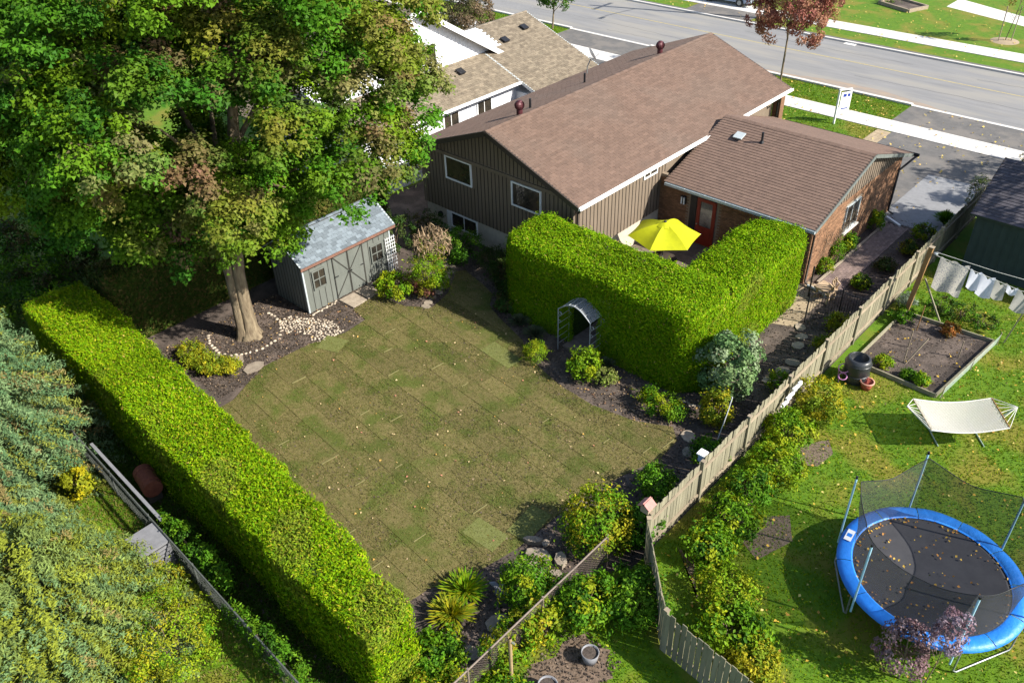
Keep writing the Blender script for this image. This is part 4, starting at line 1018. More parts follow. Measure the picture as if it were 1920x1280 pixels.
MB().lathe(tip + Vector((0, 0, -0.02)), [(0.34, -0.075), (0.2, 0.0), (0.05, 0.055)], 12).build('vent_cap', M['lime'], um)
MB().lathe(tip + Vector((0, 0, 0.03)), [(0.06, 0.0), (0.06, 0.03), (0.02, 0.06)], 12).build('finial', M['black'], um)
MB().tube([(ux, uy, 0.06), (ux, uy, 2.34)], 0.022, 8).build('pole', M['galv'], um)
MB().lathe((ux, uy, 0.06), [(0.28, 0), (0.28, 0.06), (0.06, 0.1)], 16).build('base', M['black'], um)
tb = thing('patio_table', 'round dark patio table under the lime parasol', 'table', (ux, uy, 0.06))
MB().lathe((ux, uy, 0.72), [(0.05, 0), (0.6, 0), (0.6, 0.03), (0.05, 0.03)], 24).build('table_top', M['siding_dark'], tb)
for k in range(3):
    a = R(120 * k + 20); MB().tube([(ux + 0.1 * math.cos(a), uy + 0.1 * math.sin(a), 0.7), (ux + 0.45 * math.cos(a), uy + 0.45 * math.sin(a), 0.06)], 0.02, 6).build('leg', M['galv'], tb)
def patio_chair(x, y, rz, lab):
    t = thing('patio_chair', lab, 'chair', (x, y, 0.06), 'patio chairs', rz); WL[t.name] = Vector((0, 0, 0))
    MB().box((-0.24, -0.24, 0.4), (0.24, 0.24, 0.43)).build('seat', M['siding_dark'], t)
    MB().obox((0, 0.27, 0.68), (1, 0, 0), (0, 0.97, 0.2), (0, -0.2, 0.97), 0.24, 0.012, 0.24).build('backrest', M['siding_dark'], t)
    for sx in (-1, 1):
        MB().tube([(sx * 0.26, -0.25, 0.0), (sx * 0.26, -0.22, 0.62), (sx * 0.26, 0.2, 0.64), (sx * 0.25, 0.33, 0.9)], 0.016, 6).build('arm_frame', M['galv'], t)
        MB().tube([(sx * 0.25, 0.3, 0.0), (sx * 0.25, 0.22, 0.42)], 0.016, 6).build('leg', M['galv'], t)
patio_chair(-14.55, 25.6, R(-80), 'patio chair with metal frame right of the lime parasol')
patio_chair(-15.1, 24.2, R(-150), 'patio chair with metal frame on the hedge side of the lime parasol')

# ------------------------------------------------------------------ iron arbor
ar = thing('garden_arbor', 'pale wrought iron arch arbor standing before the dark opening in the hedge', 'arbor', (-14.95, 19.05, 0))
M['iron'] = mat('pale_iron', (0.4, 0.42, 0.44), (0.3, 0.32, 0.33), 12, rough=0.5, metal=0.3)
ax0, ax1, ay0, ay1 = -15.62, -14.22, 18.8, 19.4
for y_ in (ay0, ay1):
    for x_ in (ax0, ax1):
        MB().tube([(x_, y_, 0), (x_, y_, 1.72)], 0.016, 6).build('post', M['iron'], ar)
        c = Vector((x_ + (0.09 if x_ < -15 else -0.09) * (1 if x_ < -15 else -1), y_, 1.55))
        sp = [c + Vector((0.075 * math.cos(t) * (1 - t / 14), 0, 0.1 * math.sin(t) * (1 - t / 14))) for t in np.linspace(0, 7.5, 16)]
        MB().tube(sp, 0.009, 5).build('scroll', M['iron'], ar)
        sp = [c + Vector((-0.03 + 0.04 * math.cos(t), 0, -0.32 + 0.06 * math.sin(t))) for t in np.linspace(0, 5.5, 12)]
        MB().tube(sp, 0.008, 5).build('scroll', M['iron'], ar)
    arc = [(ax0 + (ax1 - ax0) * t, y_, 1.72 + 0.38 * math.sin(math.pi * t)) for t in np.linspace(0, 1, 15)]
    MB().tube(arc, 0.02, 6).build('arch', M['iron'], ar)
for k in range(1, 6):
    t = k / 6; MB().tube([(ax0 + (ax1 - ax0) * t, ay0, 1.73 + 0.38 * math.sin(math.pi * t)), (ax0 + (ax1 - ax0) * t, ay1, 1.73 + 0.38 * math.sin(math.pi * t))], 0.014, 6).build('cross_bar', M['iron'], ar)
mesh_ = MB(); vs = []
for t in np.linspace(0, 1, 13):
    for y_ in (ay0 + 0.02, ay1 - 0.02): vs.append((ax0 + (ax1 - ax0) * t, y_, 1.715 + 0.38 * math.sin(math.pi * t)))
mesh_.add(vs, [(2 * i, 2 * i + 1, 2 * i + 3, 2 * i + 2) for i in range(12)], True)
M['arbor_net'] = net_mat('arbor_wire_net', (0.42, 0.44, 0.46), 0.38, 60)
mesh_.build('wire_net', M['arbor_net'], ar)
for x_ in (ax0, ax1):
    for z in np.arange(0.25, 1.6, 0.28): MB().tube([(x_, ay0, z), (x_, ay1, z)], 0.008, 5).build('side_rung', M['iron'], ar)

# ------------------------------------------------------------------ trampoline
M['blue'] = mat('blue_pad_vinyl', (0.014, 0.2, 0.7), (0.012, 0.16, 0.58), 2, rough=0.5, bump=0.6, bscale=5, bdist=0.05, spec=0.5)
M['mat_black'] = mat('jump_mat', (0.045, 0.045, 0.05), (0.035, 0.035, 0.04), 3, rough=0.7, bump=0.1)
M['pole_blue'] = mat('pale_blue_pole', (0.22, 0.5, 0.68), (0.42, 0.6, 0.68), 26, rough=0.4)
M['net'] = net_mat('safety_net', (0.028, 0.03, 0.032), 0.55, 0)
TX, TY, TR, TZ = -1.94, 16.7, 2.17, 0.9
tp = thing('trampoline', 'round trampoline with bright blue pad, black mat and safety net on pale poles', 'trampoline', (TX, TY, 0))
TW = lambda a, r_, z: Vector((TX + r_ * math.cos(a), TY + r_ * math.sin(a), z))
npad = 12
for k in range(npad):
    mb = MB(); vs = []; ns_ = 6
    for i in range(ns_ + 1):
        a = 2 * math.pi * (k + i / ns_) / npad + 0.004 * (1 if i == 0 else (-1 if i == ns_ else 0))
        wob = 0.012 * math.sin(9 * a + k) + (-0.012 if i in (0, ns_) else 0)
        for rr, z in ((TR + 0.015, TZ - 0.09), (TR + 0.01, TZ + wob), (TR - 0.12, TZ + 0.03 + wob), (TR - 0.3, TZ + 0.02 + wob * 0.5), (TR - 0.36, TZ - 0.02)): vs.append(TW(a, rr, z))
    mb.add(vs, [(i * 5 + j, (i + 1) * 5 + j, (i + 1) * 5 + j + 1, i * 5 + j + 1) for i in range(ns_) for j in range(4)], True)
    mb.build('pad_section', M['blue'], tp)
mb = MB(); vs = [TW(2 * math.pi * k / 48, r_, TZ - 0.04 - 0.05 * (1 - (r_ / 1.9) ** 2)) for r_ in (0.02, 0.6, 1.2, 1.86) for k in range(48)]
mb.add(vs, [(i * 48 + k, i * 48 + (k + 1) % 48, (i + 1) * 48 + (k + 1) % 48, (i + 1) * 48 + k) for i in range(3) for k in range(48)], True)
mb.build('jump_mat', M['mat_black'], tp)
MB().tube([TW(2 * math.pi * k / 40, TR - 0.06, TZ - 0.07) for k in range(41)], 0.025, 6, cap=False).build('frame_ring', M['galv'], tp)
sg_ = MB().obox(TW(R(186), TR - 0.17, TZ + 0.052), (1, 0.1, 0), (-0.1, 1, 0), (0, 0, 1), 0.09, 0.2, 0.004).build('warning_label', M['white'], tp)
MB().obox(TW(R(186), TR - 0.17, TZ + 0.058), (1, 0.1, 0), (-0.1, 1, 0), (0, 0, 1), 0.06, 0.06, 0.003).build('label_mark', M['blue'], sg_)
PA = [R(a) for a in (184, 124, 62, 242, 304, 4)]
for a in PA:
    b_ = TW(a, TR + 0.06, 0.45); t_ = TW(a, TR + 0.06, 2.78)
    MB().tube([b_, TW(a, TR + 0.06, 1.6), t_], 0.026, 8).build('net_pole', M['pole_blue'], tp)
    MB().tube([t_, t_ + Vector((0, 0, 0.07))], 0.032, 8).build('pole_cap', M['black'], tp)
for k in range(3):
    a = R(213 + 120 * k); d_ = 0.42
    MB().tube([TW(a - d_, TR - 0.02, TZ - 0.07), TW(a - d_, TR - 0.02, 0.1), TW(a - d_ * 0.9, TR - 0.03, 0.03), TW(a + d_ * 0.9, TR - 0.03, 0.03), TW(a + d_, TR - 0.02, 0.1), TW(a + d_, TR - 0.02, TZ - 0.07)], 0.022, 8).build('leg_frame', M['galv'], tp)
order = sorted(PA)
for k in range(6):
    a0, a1 = order[k], order[(k + 1) % 6] + (2 * math.pi if k == 5 else 0); vs = []; N_ = 10; K_ = 6
    for j in range(K_ + 1):
        z = TZ + 0.02 + (2.72 - TZ) * j / K_
        for i in range(N_ + 1):
            t = i / N_; a = a0 + (a1 - a0) * t
            rr = (TR - 0.34) + (0.28 * (j / K_)) * (abs(2 * t - 1) ** 1.5) - 0.3 * math.sin(math.pi * j / K_) * math.sin(math.pi * t) * 0.4
            vs.append(TW(a, rr, z - 0.3 * math.sin(math.pi * t) * (j / K_) ** 2))
    mb = MB().add(vs, [(j * (N_ + 1) + i, j * (N_ + 1) + i + 1, (j + 1) * (N_ + 1) + i + 1, (j + 1) * (N_ + 1) + i) for j in range(K_) for i in range(N_)], True)
    no = mb.build('net_panel', M['net'], tp)
    top = vs[K_ * (N_ + 1):]
    MB().tube(top, 0.012, 5).build('net_hem', M['black'], no)
Pt = np.array([TW(random.uniform(0, 6.28), 1.85 * math.sqrt(random.random()) if random.random() < 0.5 else random.uniform(1.65, 1.84), TZ - 0.02)[:] for _ in range(260)])
Pt = Pt[(Pt[:, 0] < TX + 0.6) | (rng.uniform(size=len(Pt)) < 0.4)]
o = leaves('fallen_leaves', None, Pt, np.tile([0, 0, 1.0], (len(Pt), 1)) + rng.normal(size=Pt.shape) * 0.3, rng.uniform(0.04, 0.09, len(Pt)), pick([(0.5, 0.33, 0.06), (0.42, 0.2, 0.05)], len(Pt)), aspect=1.3, kind='stuff')
o['label'] = 'yellow leaves lying on the black trampoline mat'; o['category'] = 'leaves'

# ------------------------------------------------------------------ hammock on its stand
M['rope'] = mat('white_rope', (0.68, 0.66, 0.6), (0.6, 0.58, 0.52), 20, rough=0.9)
M['rope_net'] = net_mat('hammock_rope_net', (0.66, 0.62, 0.5), 0.5, 0)
M['green_steel'] = mat('grey_green_steel', (0.25, 0.33, 0.28), (0.2, 0.27, 0.22), 9, rough=0.4)
hm = thing('hammock', 'cream rope hammock slung on a green steel stand above the trampoline', 'hammock', (-3.5, 23.2, 0))
c0, c1, c2, c3 = Vector((-4.85, 22.9, 0.95)), Vector((-3.07, 24.48, 0.95)), Vector((-2.21, 23.41, 0.95)), Vector((-3.89, 21.84, 0.95))
h0, h1 = Vector((-4.82, 22.31, 1.05)), Vector((-2.33, 24.41, 1.05))
def hp(u, v_):
    a = c0.lerp(c1, u); b = c3.lerp(c2, u); p = a.lerp(b, v_); p.z -= 0.28 * math.sin(math.pi * u) * (0.55 + 0.45 * math.sin(math.pi * v_)) ; return p
vs = [hp(i / 14, j / 8) for i in range(15) for j in range(9)]
MB().add(vs, [(i * 9 + j, (i + 1) * 9 + j, (i + 1) * 9 + j + 1, i * 9 + j + 1) for i in range(14) for j in range(8)], True).build('rope_bed', M['rope_net'], hm)
rp_ = MB()
for k in range(-26, 62):
    for sgn in (1, -1):
        pts = []
        for s_ in np.linspace(0, 1, 9):
            u = k / 52 + sgn * s_ * 0.42 + (0.42 if sgn < 0 else 0)
            if -0.001 <= u <= 1.001: pts.append(hp(min(max(u, 0), 1), s_) + Vector((0, 0, 0.008)))
        if len(pts) > 1: rp_.tube(pts, 0.007, 3, cap=False)
o = rp_.build('rope_weave', M['rope'], hm); o['kind'] = 'stuff'
MB().tube([c0, c3], 0.02, 8).build('spreader_bar', M['rail'], hm); MB().tube([c1, c2], 0.02, 8).build('spreader_bar', M['wood'], hm)
for v_ in (0, 1): MB().tube([hp(t, v_) for t in np.linspace(0, 1, 13)], 0.016, 6).build('edge_rope', M['rope'], hm)
for t in np.linspace(0, 1, 7):
    MB().tube([h0, c0.lerp(c3, t)], 0.009, 5).build('cord', M['rope'], hm); MB().tube([h1, c1.lerp(c2, t)], 0.009, 5).build('cord', M['rope'], hm)
dU = (h1 - h0); dU.z = 0; dU.normalize(); pU = Vector((dU.y, -dU.x, 0))
g0 = h0 + dU * 0.95; g1 = h1 - dU * 0.95; g0.z = g1.z = 0.06
MB().tube([h0, g0, g1, h1], 0.024, 8).build('stand_frame', M['green_steel'], hm)
for g in (g0, g1): MB().tube([g - pU * 0.65 - Vector((0, 0, 0.035)), g + pU * 0.65 - Vector((0, 0, 0.035))], 0.022, 8).build('foot_bar', M['green_steel'], hm)

# ------------------------------------------------------------------ vegetable bed, compost bin, pots
bed = [(-7.4, 24.75), (-4.62, 24.68), (-4.2, 28.95), (-7.3, 28.75)]
sheet('vegetable_bed_soil', bed, 0.02, M['soil'])
be = thing('bed_edging', 'grey timber edging around the bare vegetable bed', 'edging', (-5.8, 26.5, 0))
for (a, b) in zip(bed, bed[1:] + bed[:1]): MB().beam((*a, 0.08), (*b, 0.08), 0.05, 0.16).build('board', M['fence'], be)
M['screen'] = net_mat('pale_garden_net', (0.5, 0.6, 0.56), 0.4, 0)
nf = thing('garden_net_fence', 'low pale mesh screen along the right side of the vegetable bed', 'fence', (-4.3, 26.8, 0))
MB().add([(-4.5, 24.75, 0.02), (-4.12, 28.95, 0.02), (-4.05, 28.95, 0.5), (-4.42, 24.75, 0.5)], [(0, 1, 2, 3)]).build('mesh_panel', M['screen'], nf)
for y_, x_ in ((24.75, -4.46), (26.85, -4.27), (28.95, -4.09)): MB().tube([(x_, y_, 0), (x_ + 0.02, y_, 0.55)], 0.015, 6).build('stake', M['rail'], nf)
for x, y, h, tx, ty, lab in ((-6.12, 25.86, 0.62, 0, 0, 'short pale stake in the near half of the vegetable bed'), (-6.05, 25.8, 0.95, 0.35, 0.55, 'leaning pale stake in the vegetable bed'), (-6.35, 26.83, 0.72, 0, 0, 'pale stake in the middle of the vegetable bed'), (-6.52, 28.0, 1.1, 0.03, 0, 'tall brown stake at the far side of the vegetable bed'), (-4.82, 27.31, 0.72, 0.0, 0, 'thin white stake at the right of the vegetable bed')):
    o = MB().beam((x, y, 0), (x + tx, y + ty, h), 0.035, 0.03).build('garden_stake', M['rail'] if 'brown' not in lab else M['wood'], None, (x, y, 0)); tag(o, lab, 'stake', 'stakes in the vegetable bed')
cb = thing('compost_bin', 'round black plastic compost bin by the wooden fence', 'compost bin', (-7.0, 23.95, 0))
M['plastic'] = mat('black_plastic', (0.03, 0.032, 0.035), (0.022, 0.024, 0.026), 6, rough=0.35, spec=0.5)
MB().lathe((-7.0, 23.95, 0), [(0.4, 0), (0.42, 0.25), (0.4, 0.3), (0.42, 0.36), (0.42, 0.7), (0.38, 0.85), (0.3, 0.9), (0.29, 0.88), (0.27, 0.5), (0.02, 0.48)], 24, cap=False).build('barrel', M['plastic'], cb)
for z in (0.3, 0.7): MB().lathe((-7.0, 23.95, z), [(0.415, -0.02), (0.44, 0), (0.415, 0.02)], 24, cap=False).build('rib', M['plastic'], cb)
po = thing('plant_pot', 'empty red-brown plastic pot on the grass beside the compost bin', 'pot', (-6.5, 23.7, 0))
M['pot'] = mat('terracotta_plastic', (0.36, 0.09, 0.06), (0.28, 0.065, 0.045), 8, rough=0.5)
MB().lathe((-6.5, 23.7, 0), [(0.02, 0.0), (0.15, 0.0), (0.21, 0.3), (0.2, 0.3), (0.14, 0.03), (0.02, 0.03)], 20, cap=False).build('body', M['pot'], po)
MB().lathe((-6.5, 23.7, 0.3), [(0.2, -0.04), (0.235, -0.04), (0.235, 0.01), (0.2, 0.01)], 20, cap=False).build('rim', mat('pot_rim', (0.5, 0.24, 0.17), None, 8, rough=0.5), po)
M['pink'] = mat('pink_plastic', (0.5, 0.22, 0.42), (0.42, 0.18, 0.36), 8, rough=0.4)
for z, x, y, r_, lab in ((0.5, -7.3, 23.6, 0.17, 'larger pink plastic hoop leaning by the compost bin'), (0.3, -7.22, 23.42, 0.13, 'smaller pink plastic hoop below the larger one by the compost bin')):
    o = MB().tube([(x + r_ * math.cos(t), y + r_ * math.sin(t) * 0.8, z + r_ * 0.5 * math.sin(t)) for t in np.linspace(0, 2 * math.pi, 22)], 0.018, 6).tube([(x - r_ * .7, y, 0), (x - r_, y, z)], 0.012, 5).build('plastic_hoop', M['pink'], None, (x, y, 0)); tag(o, lab, 'hoop')
o = MB(); 
for k in range(7):
    x, y, z = -7.78 + 0.02 * k, 20.25 + 0.12 * k, 0.75 + 0.09 * k + random.uniform(-.05, .05); o.obox((x, y, z), Vector((0.3, 1, 0.4)).normalized(), (1, 0, 0), (0, -0.4, 1), random.uniform(0.05, 0.12), 0.03, random.uniform(0.05, 0.1))
tag(o.build('plastic_bag', M['white'], None, (-7.75, 20.6, 0.9)), 'crumpled white plastic bag caught on the wooden fence', 'bag')

# ------------------------------------------------------------------ clothes line
cp = thing('clothes_post', 'thick brown timber clothes post standing by the fence', 'post', (-7.28, 28.9, 0))
MB().beam((-7.28, 28.9, 0), (-7.1, 29.1, 2.75), 0.15, 0.15).build('timber', M['wood'], cp)
MB().beam((-7.1, 29.1, 2.75), (-7.1, 29.1, 2.77), 0.18, 0.18).build('cap', M['rail'], cp)
MB().beam((-7.02, 29.1, 1.5), (-6.1, 29.05, 0.05), 0.05, 0.05).build('brace', M['fence'], cp)
MB().lathe((-6.92, 29.1, 2.55), [(0.02, -0.02), (0.09, -0.02), (0.07, 0), (0.09, 0.02), (0.02, 0.02)], 14).build('pulley', M['galv'], cp)
ln = thing('clothes_line', 'white clothes line strung across the vegetable garden', 'clothes line', (-5, 29.1, 2.4))
MB().tube([(-6.9, 29.1, 2.62), (-4.9, 29.1, 2.6), (-1.0, 29.1, 2.75)], 0.01, 5).build('upper_line', M['rope'], ln)
MB().tube([(-6.9, 29.1, 2.5), (-5.7, 29.1, 2.38), (-4.9, 29.1, 2.3), (-4.0, 29.1, 2.2), (-1.0, 29.1, 2.6)], 0.01, 5).build('lower_line', M['rope'], ln)
M['print'] = mat('spotted_cotton', (0.55, 0.52, 0.46), (0.24, 0.24, 0.28), 26, rough=0.9, lo=0.55, hi=0.6, detail=1)
M['cotton'] = mat('white_cotton', (0.72, 0.74, 0.82), (0.66, 0.68, 0.76), 5, rough=0.9)
M['linen'] = mat('grey_linen', (0.48, 0.47, 0.43), (0.42, 0.41, 0.38), 8, rough=0.9)
for k_ in ('print', 'cotton', 'linen'):      # thin cloth lets light through
    n_ = M[k_].node_tree.nodes; l_ = M[k_].node_tree.links
    b_ = next(q for q in n_ if q.type == 'BSDF_PRINCIPLED'); o_ = next(q for q in n_ if q.type == 'OUTPUT_MATERIAL')
    tr_ = n_.new('ShaderNodeBsdfTranslucent'); mx_ = n_.new('ShaderNodeMixShader'); mx_.inputs[0].default_value = 0.5
    l_.new(b_.inputs['Base Color'].links[0].from_socket, tr_.inputs[0]); l_.new(b_.outputs[0], mx_.inputs[1]); l_.new(tr_.outputs[0], mx_.inputs[2]); l_.new(mx_.outputs[0], o_.inputs[0])
def cloth(name, lab, x0, x1, zt, zb, mt, skew=0.0, taper=0.0, scal=2):
    vs = []; n, k = 14, 10; x_c = (x0 + x1) / 2
    for i in range(n + 1):
        t = i / n; sag = 0.16 * (1 - abs(math.cos(math.pi * t * scal)))
        for j in range(k + 1):
            s_ = j / k; x = x0 + (x1 - x0) * t; x = x_c + (x - x_c) * (1 - taper * s_) - skew * s_
            z = (zt - sag * (1 - s_)) + (zb - zt) * s_
            vs.append((x, 29.1 + 0.06 * math.sin(5 * t * scal + 2 * s_) * (0.3 + s_), z))
    top = MB().add(vs, [(i * (k + 1) + j, (i + 1) * (k + 1) + j, (i + 1) * (k + 1) + j + 1, i * (k + 1) + j + 1) for i in range(n) for j in range(k)], True)
    o = top.build(name, M[mt], None, (x_c, 29.1, zt)); o['label'] = lab; o['category'] = 'laundry'; o['group'] = 'laundry on the line'
cloth('bed_sheet', 'large spotted sheet hanging nearest the clothes post', -6.72, -5.72, 2.52, 1.2, 'print', 0.05)
cloth('white_shirt', 'white laundry hanging right of the spotted sheet', -5.68, -5.3, 2.42, 1.65, 'cotton', 0, 0.0, 1)
cloth('white_shirt', 'wider white laundry hanging in the middle of the line', -5.32, -4.85, 2.38, 1.52, 'cotton', 0, -0.1, 1)
cloth('pillow_case', 'grey linen cloth hanging right of the white laundry', -4.85, -4.45, 2.32, 1.6, 'linen', 0.02, -0.1, 1)
cloth('white_towel', 'short white cloth hanging between the two grey linen cloths', -4.46, -4.1, 2.27, 1.95, 'cotton', 0, 0.1, 1)
cloth('pillow_case', 'grey linen cloth hanging at the right picture edge', -4.1, -3.65, 2.22, 1.4, 'linen', 0.05, -0.15, 1)
for x, z, lab in ((-4.25, 2.6, 'long wooden prop leaning on the clothes line'),):
    o = MB().beam((-3.95, 29.2, 0), (-3.55, 29.15, 2.4), 0.04, 0.04).build('line_prop', M['rail'], None, (-3.95, 29.2, 0)); tag(o, lab, 'prop')

# ------------------------------------------------------------------ dark green shed of the right neighbour
M['dark_green'] = mat('dark_green_wall', (0.035, 0.055, 0.05), (0.028, 0.045, 0.04), 3, rough=0.8)
gs = thing('dark_green_shed', 'dark green shed with dark shingle roof at the right picture edge', 'shed', (-4.5, 35.5, 0))
gwl = MB().box((-6.9, 33.4, 0), (-0.5, 38.5, 2.5)).build('wall', M['dark_green'], gs)
battens(gwl, M['dark_green'], (-6.9, 33.4, 0), (1, 0, 0), 6.4, 2.45, 0.05, 0.3, 0.04, 0.02, (0, -1, 0))
S_ = math.hypot(2.7, 1.35)
g1_, gd1 = slope(gs, 'roof_slope', (-7.1, 33.1, 2.48), (1, 0, 0), (0, 2.7, 1.35), 6.8, S_, 0.1, M['dark_green'])
g2_, gd2 = slope(gs, 'roof_slope', (-7.1, 38.5, 2.48), (1, 0, 0), (0, -2.7, 1.35), 6.8, S_, 0.1, M['dark_green'])
shingle([(g1_, gd1, 200), (g2_, gd2, 0)], M['dark_shingle'], 0.3, 0.15, 0)
gt_ = MB().add([(-6.9, 33.4, 2.45), (-6.9, 38.3, 2.45), (-6.9, 35.8, 3.68)], [(0, 2, 1)]).build('gable', M['dark_green'], gs)

# ------------------------------------------------------------------ iron gate, wood stack, bird houses, small things
gt = thing('iron_gate', 'black wrought iron gate standing open by the hedge end', 'gate', (-9.9, 26.0, 0))
ga, gb = Vector((-9.8, 25.9, 0)), Vector((-9.0, 26.9, 0))
for p in (ga, gb): MB().beam(p, p + Vector((0, 0, 1.3)), 0.04, 0.04).build('stile', M['black'], gt)
for z in (0.15, 1.0, 1.25): MB().beam(ga + Vector((0, 0, z)), gb + Vector((0, 0, z)), 0.025, 0.03).build('rail', M['black'], gt)
for k in range(1, 12): p = ga.lerp(gb, k / 12); MB().tube([p + Vector((0, 0, 0.15)), p + Vector((0, 0, 1.28))], 0.009, 5).build('bar', M['black'], gt)
gp_ = Vector((-10.5, 27.6, 0))
MB().beam(gp_, gp_ + Vector((0, 0, 1.35)), 0.05, 0.05).build('gate_post', M['black'], gt)
g2 = thing('iron_railing', 'short black iron railing between gate and fence', 'railing', (-8.6, 26.9, 0))
ga, gb = Vector((-8.95, 27.0, 0)), Vector((-8.05, 27.0, 0))
for z in (0.15, 1.1): MB().beam(ga + Vector((0, 0, z)), gb + Vector((0, 0, z)), 0.025, 0.03).build('rail', M['black'], g2)
for k in range(0, 11): p = ga.lerp(gb, k / 10); MB().tube([p + Vector((0, 0, 0.05)), p + Vector((0, 0, 1.2))], 0.009, 5).build('bar', M['black'], g2)
M['drift'] = mat('driftwood', (0.42, 0.31, 0.2), (0.3, 0.21, 0.13), 7, rough=0.9, var=0.15)
st = thing('root_bench', 'tan twisted root wood bench by the paver walk', 'bench', (-9.9, 27.9, 0))
MB().prism([(-10.4, 27.7), (-9.7, 27.5), (-9.6, 28.1), (-10.3, 28.3)], 0.42, 0.5).build('seat', M['drift'], st)
for x, y in ((-10.3, 27.8), (-9.75, 27.6), (-9.7, 28.0), (-10.25, 28.2)): MB().tube([(x, y, 0), (x + 0.03, y, 0.25), (x, y, 0.43)], [0.06, 0.04, 0.05], 6).build('leg', M['drift'], st)
for k in range(9):
    x, y = -9.72 + 0.03 * math.sin(k * 2.1), 27.5 + 0.075 * k
    MB().tube([(x, y, 0.48), (x + random.uniform(-.05, .15), y + random.uniform(-.1, .1), 0.75), (x + random.uniform(-.1, .2), y + random.uniform(-.12, .12), 0.98)], [0.04, 0.03, 0.022], 6).build('back_branch', M['drift'], st)
bh = thing('bird_house', 'small bird house with pink roof on the fence corner post', 'bird house', (-8.05, 13.3, 1.5))
MB().box((-8.17, 13.2, 1.52), (-7.93, 13.42, 1.75)).build('box', M['rail'], bh)
for sg in (-1, 1): MB().obox((-8.05 + sg * 0.075, 13.31, 1.81), Vector((sg * 0.8, 0, -0.6)), (0, 1, 0), Vector((0.6 * sg, 0, 0.8)), 0.13, 0.17, 0.012).build('roof_board', mat('pink_roof', (0.42, 0.2, 0.17), None, 8), bh)
b2 = thing('bird_house', 'small pale blue bird house behind the second fence panel', 'bird house', (-8.12, 16.1, 1.3))
MB().box((-8.2, 16.0, 1.25), (-8.04, 16.18, 1.5)).build('box', mat('pale_blue_paint', (0.3, 0.42, 0.6), None, 8), b2)
MB().box((-8.24, 15.96, 1.502), (-8.0, 16.22, 1.54)).build('roof_board', M['white'], b2)
MB().tube([(-8.12, 16.1, 0), (-8.12, 16.1, 1.25)], 0.02, 6).build('pole', M['galv'], b2)
o = MB().tube([(-8.75, 18.1, 0.0), (-8.62, 18.25, 1.2), (-8.55, 18.3, 1.9)], 0.015, 6).build('garden_pole', M['white'], None, (-8.7, 18.1, 0)); tag(o, 'thin white garden pole beside the yellow shrub at the fence', 'pole')
tk = thing('slatted_bin', 'grey slatted bin half in sun beside the spruces', 'bin', (-17.5, 4.35, 0))
MB().box((-17.95, 4.0, 0.0), (-17.15, 4.7, 0.9)).build('body', M['black'], tk)
MB().prism([(-18.0, 3.95), (-17.1, 3.95), (-17.1, 4.75), (-18.0, 4.75)], 0.905, 0.97).build('lid', M['grey_plastic'], tk)
for k in range(7):
    MB().box((-17.148, 3.98, 0.04 + 0.12 * k), (-17.11, 4.72, 0.11 + 0.12 * k)).build('slat', M['grey_plastic'], tk)
    MB().box((-17.98, 3.962, 0.04 + 0.12 * k), (-17.112, 3.998, 0.11 + 0.12 * k)).build('slat', M['grey_plastic'], tk)
br = thing('rusty_drum', 'rust-brown drum lying in the shade under the clipped hedge', 'drum', (-20.0, 5.55, 0))
M['rust'] = mat('rust', (0.2, 0.065, 0.035), (0.13, 0.04, 0.024), 10, rough=0.8)
MB().tube([(-20.45, 5.65, 0.6), (-19.55, 5.5, 0.6)], [0.28, 0.28], 18).build('barrel', M['rust'], br)
for t in (0.2, 0.8):
    c = Vector((-20.45, 5.65, 0.6)).lerp(Vector((-19.55, 5.5, 0.6)), t); MB().tube([c - Vector((0.02, -0.003, 0)), c + Vector((0.02, -0.003, 0))], 0.295, 18).build('hoop', M['rust'], br)
for t in (0.15, 0.85):
    c = Vector((-20.45, 5.65, 0)).lerp(Vector((-19.55, 5.5, 0)), t); MB().box((c.x - 0.06, c.y - 0.2, 0), (c.x + 0.06, c.y + 0.2, 0.34)).build('support', M['shed_dark'], br)
pp = thing('steel_post', 'hollow rusty steel post at the bottom edge by the chain-link fence', 'post', (-7.95, 8.0, 0))
MB().tube([(-7.95, 8.0, 0), (-7.95, 8.0, 1.9)], 0.045, 12, cap=False).tube([(-7.95, 8.0, 0), (-7.95, 8.0, 1.9)], 0.036, 12, cap=False).build('pipe', mat('tan_steel', (0.34, 0.25, 0.13), (0.26, 0.18, 0.1), 14, rough=0.6), pp)
MB().beam((-7.9, 8.0, 1.8), (-7.86, 8.06, 1.7), 0.03, 0.03).build('bracket', M['galv'], pp)
orn = thing('stone_bird', 'grey stone garden bird beside the daylilies', 'ornament', (-9.9, 9.75, 0))
MB().lathe((-9.9, 9.75, 0), [(0.05, 0.0), (0.16, 0.04), (0.2, 0.14), (0.16, 0.24), (0.06, 0.3)], 14).build('body', M['grey_plastic'], orn)
MB().tube([(-9.95, 9.72, 0.22), (-10.1, 9.66, 0.36), (-10.2, 9.62, 0.36)], [0.08, 0.07, 0.02], 10).build('head', M['grey_plastic'], orn)
MB().tube([(-9.78, 9.8, 0.18), (-9.6, 9.88, 0.24)], [0.09, 0.02], 8).build('tail', M['grey_plastic'], orn)
for x, y, r_, lab in ((-7.25, 8.45, 0.24, 'round grey pot beside the steel post'), (-7.05, 9.75, 0.22, 'round pot of dry soil near the chain-link fence')):
    t = thing('flower_pot', lab, 'pot', (x, y, 0))
    MB().lathe((x, y, 0), [(0.02, 0), (r_ * 0.75, 0), (r_, 0.34), (r_ * 0.9, 0.34), (r_ * 0.85, 0.28), (0.02, 0.28)], 18, cap=False).build('body', M['grey_plastic'], t)
    MB().lathe((x, y, 0.29), [(0.01, 0.01), (r_ * 0.86, 0)], 18, cap=False).build('soil', M['soil'], t)
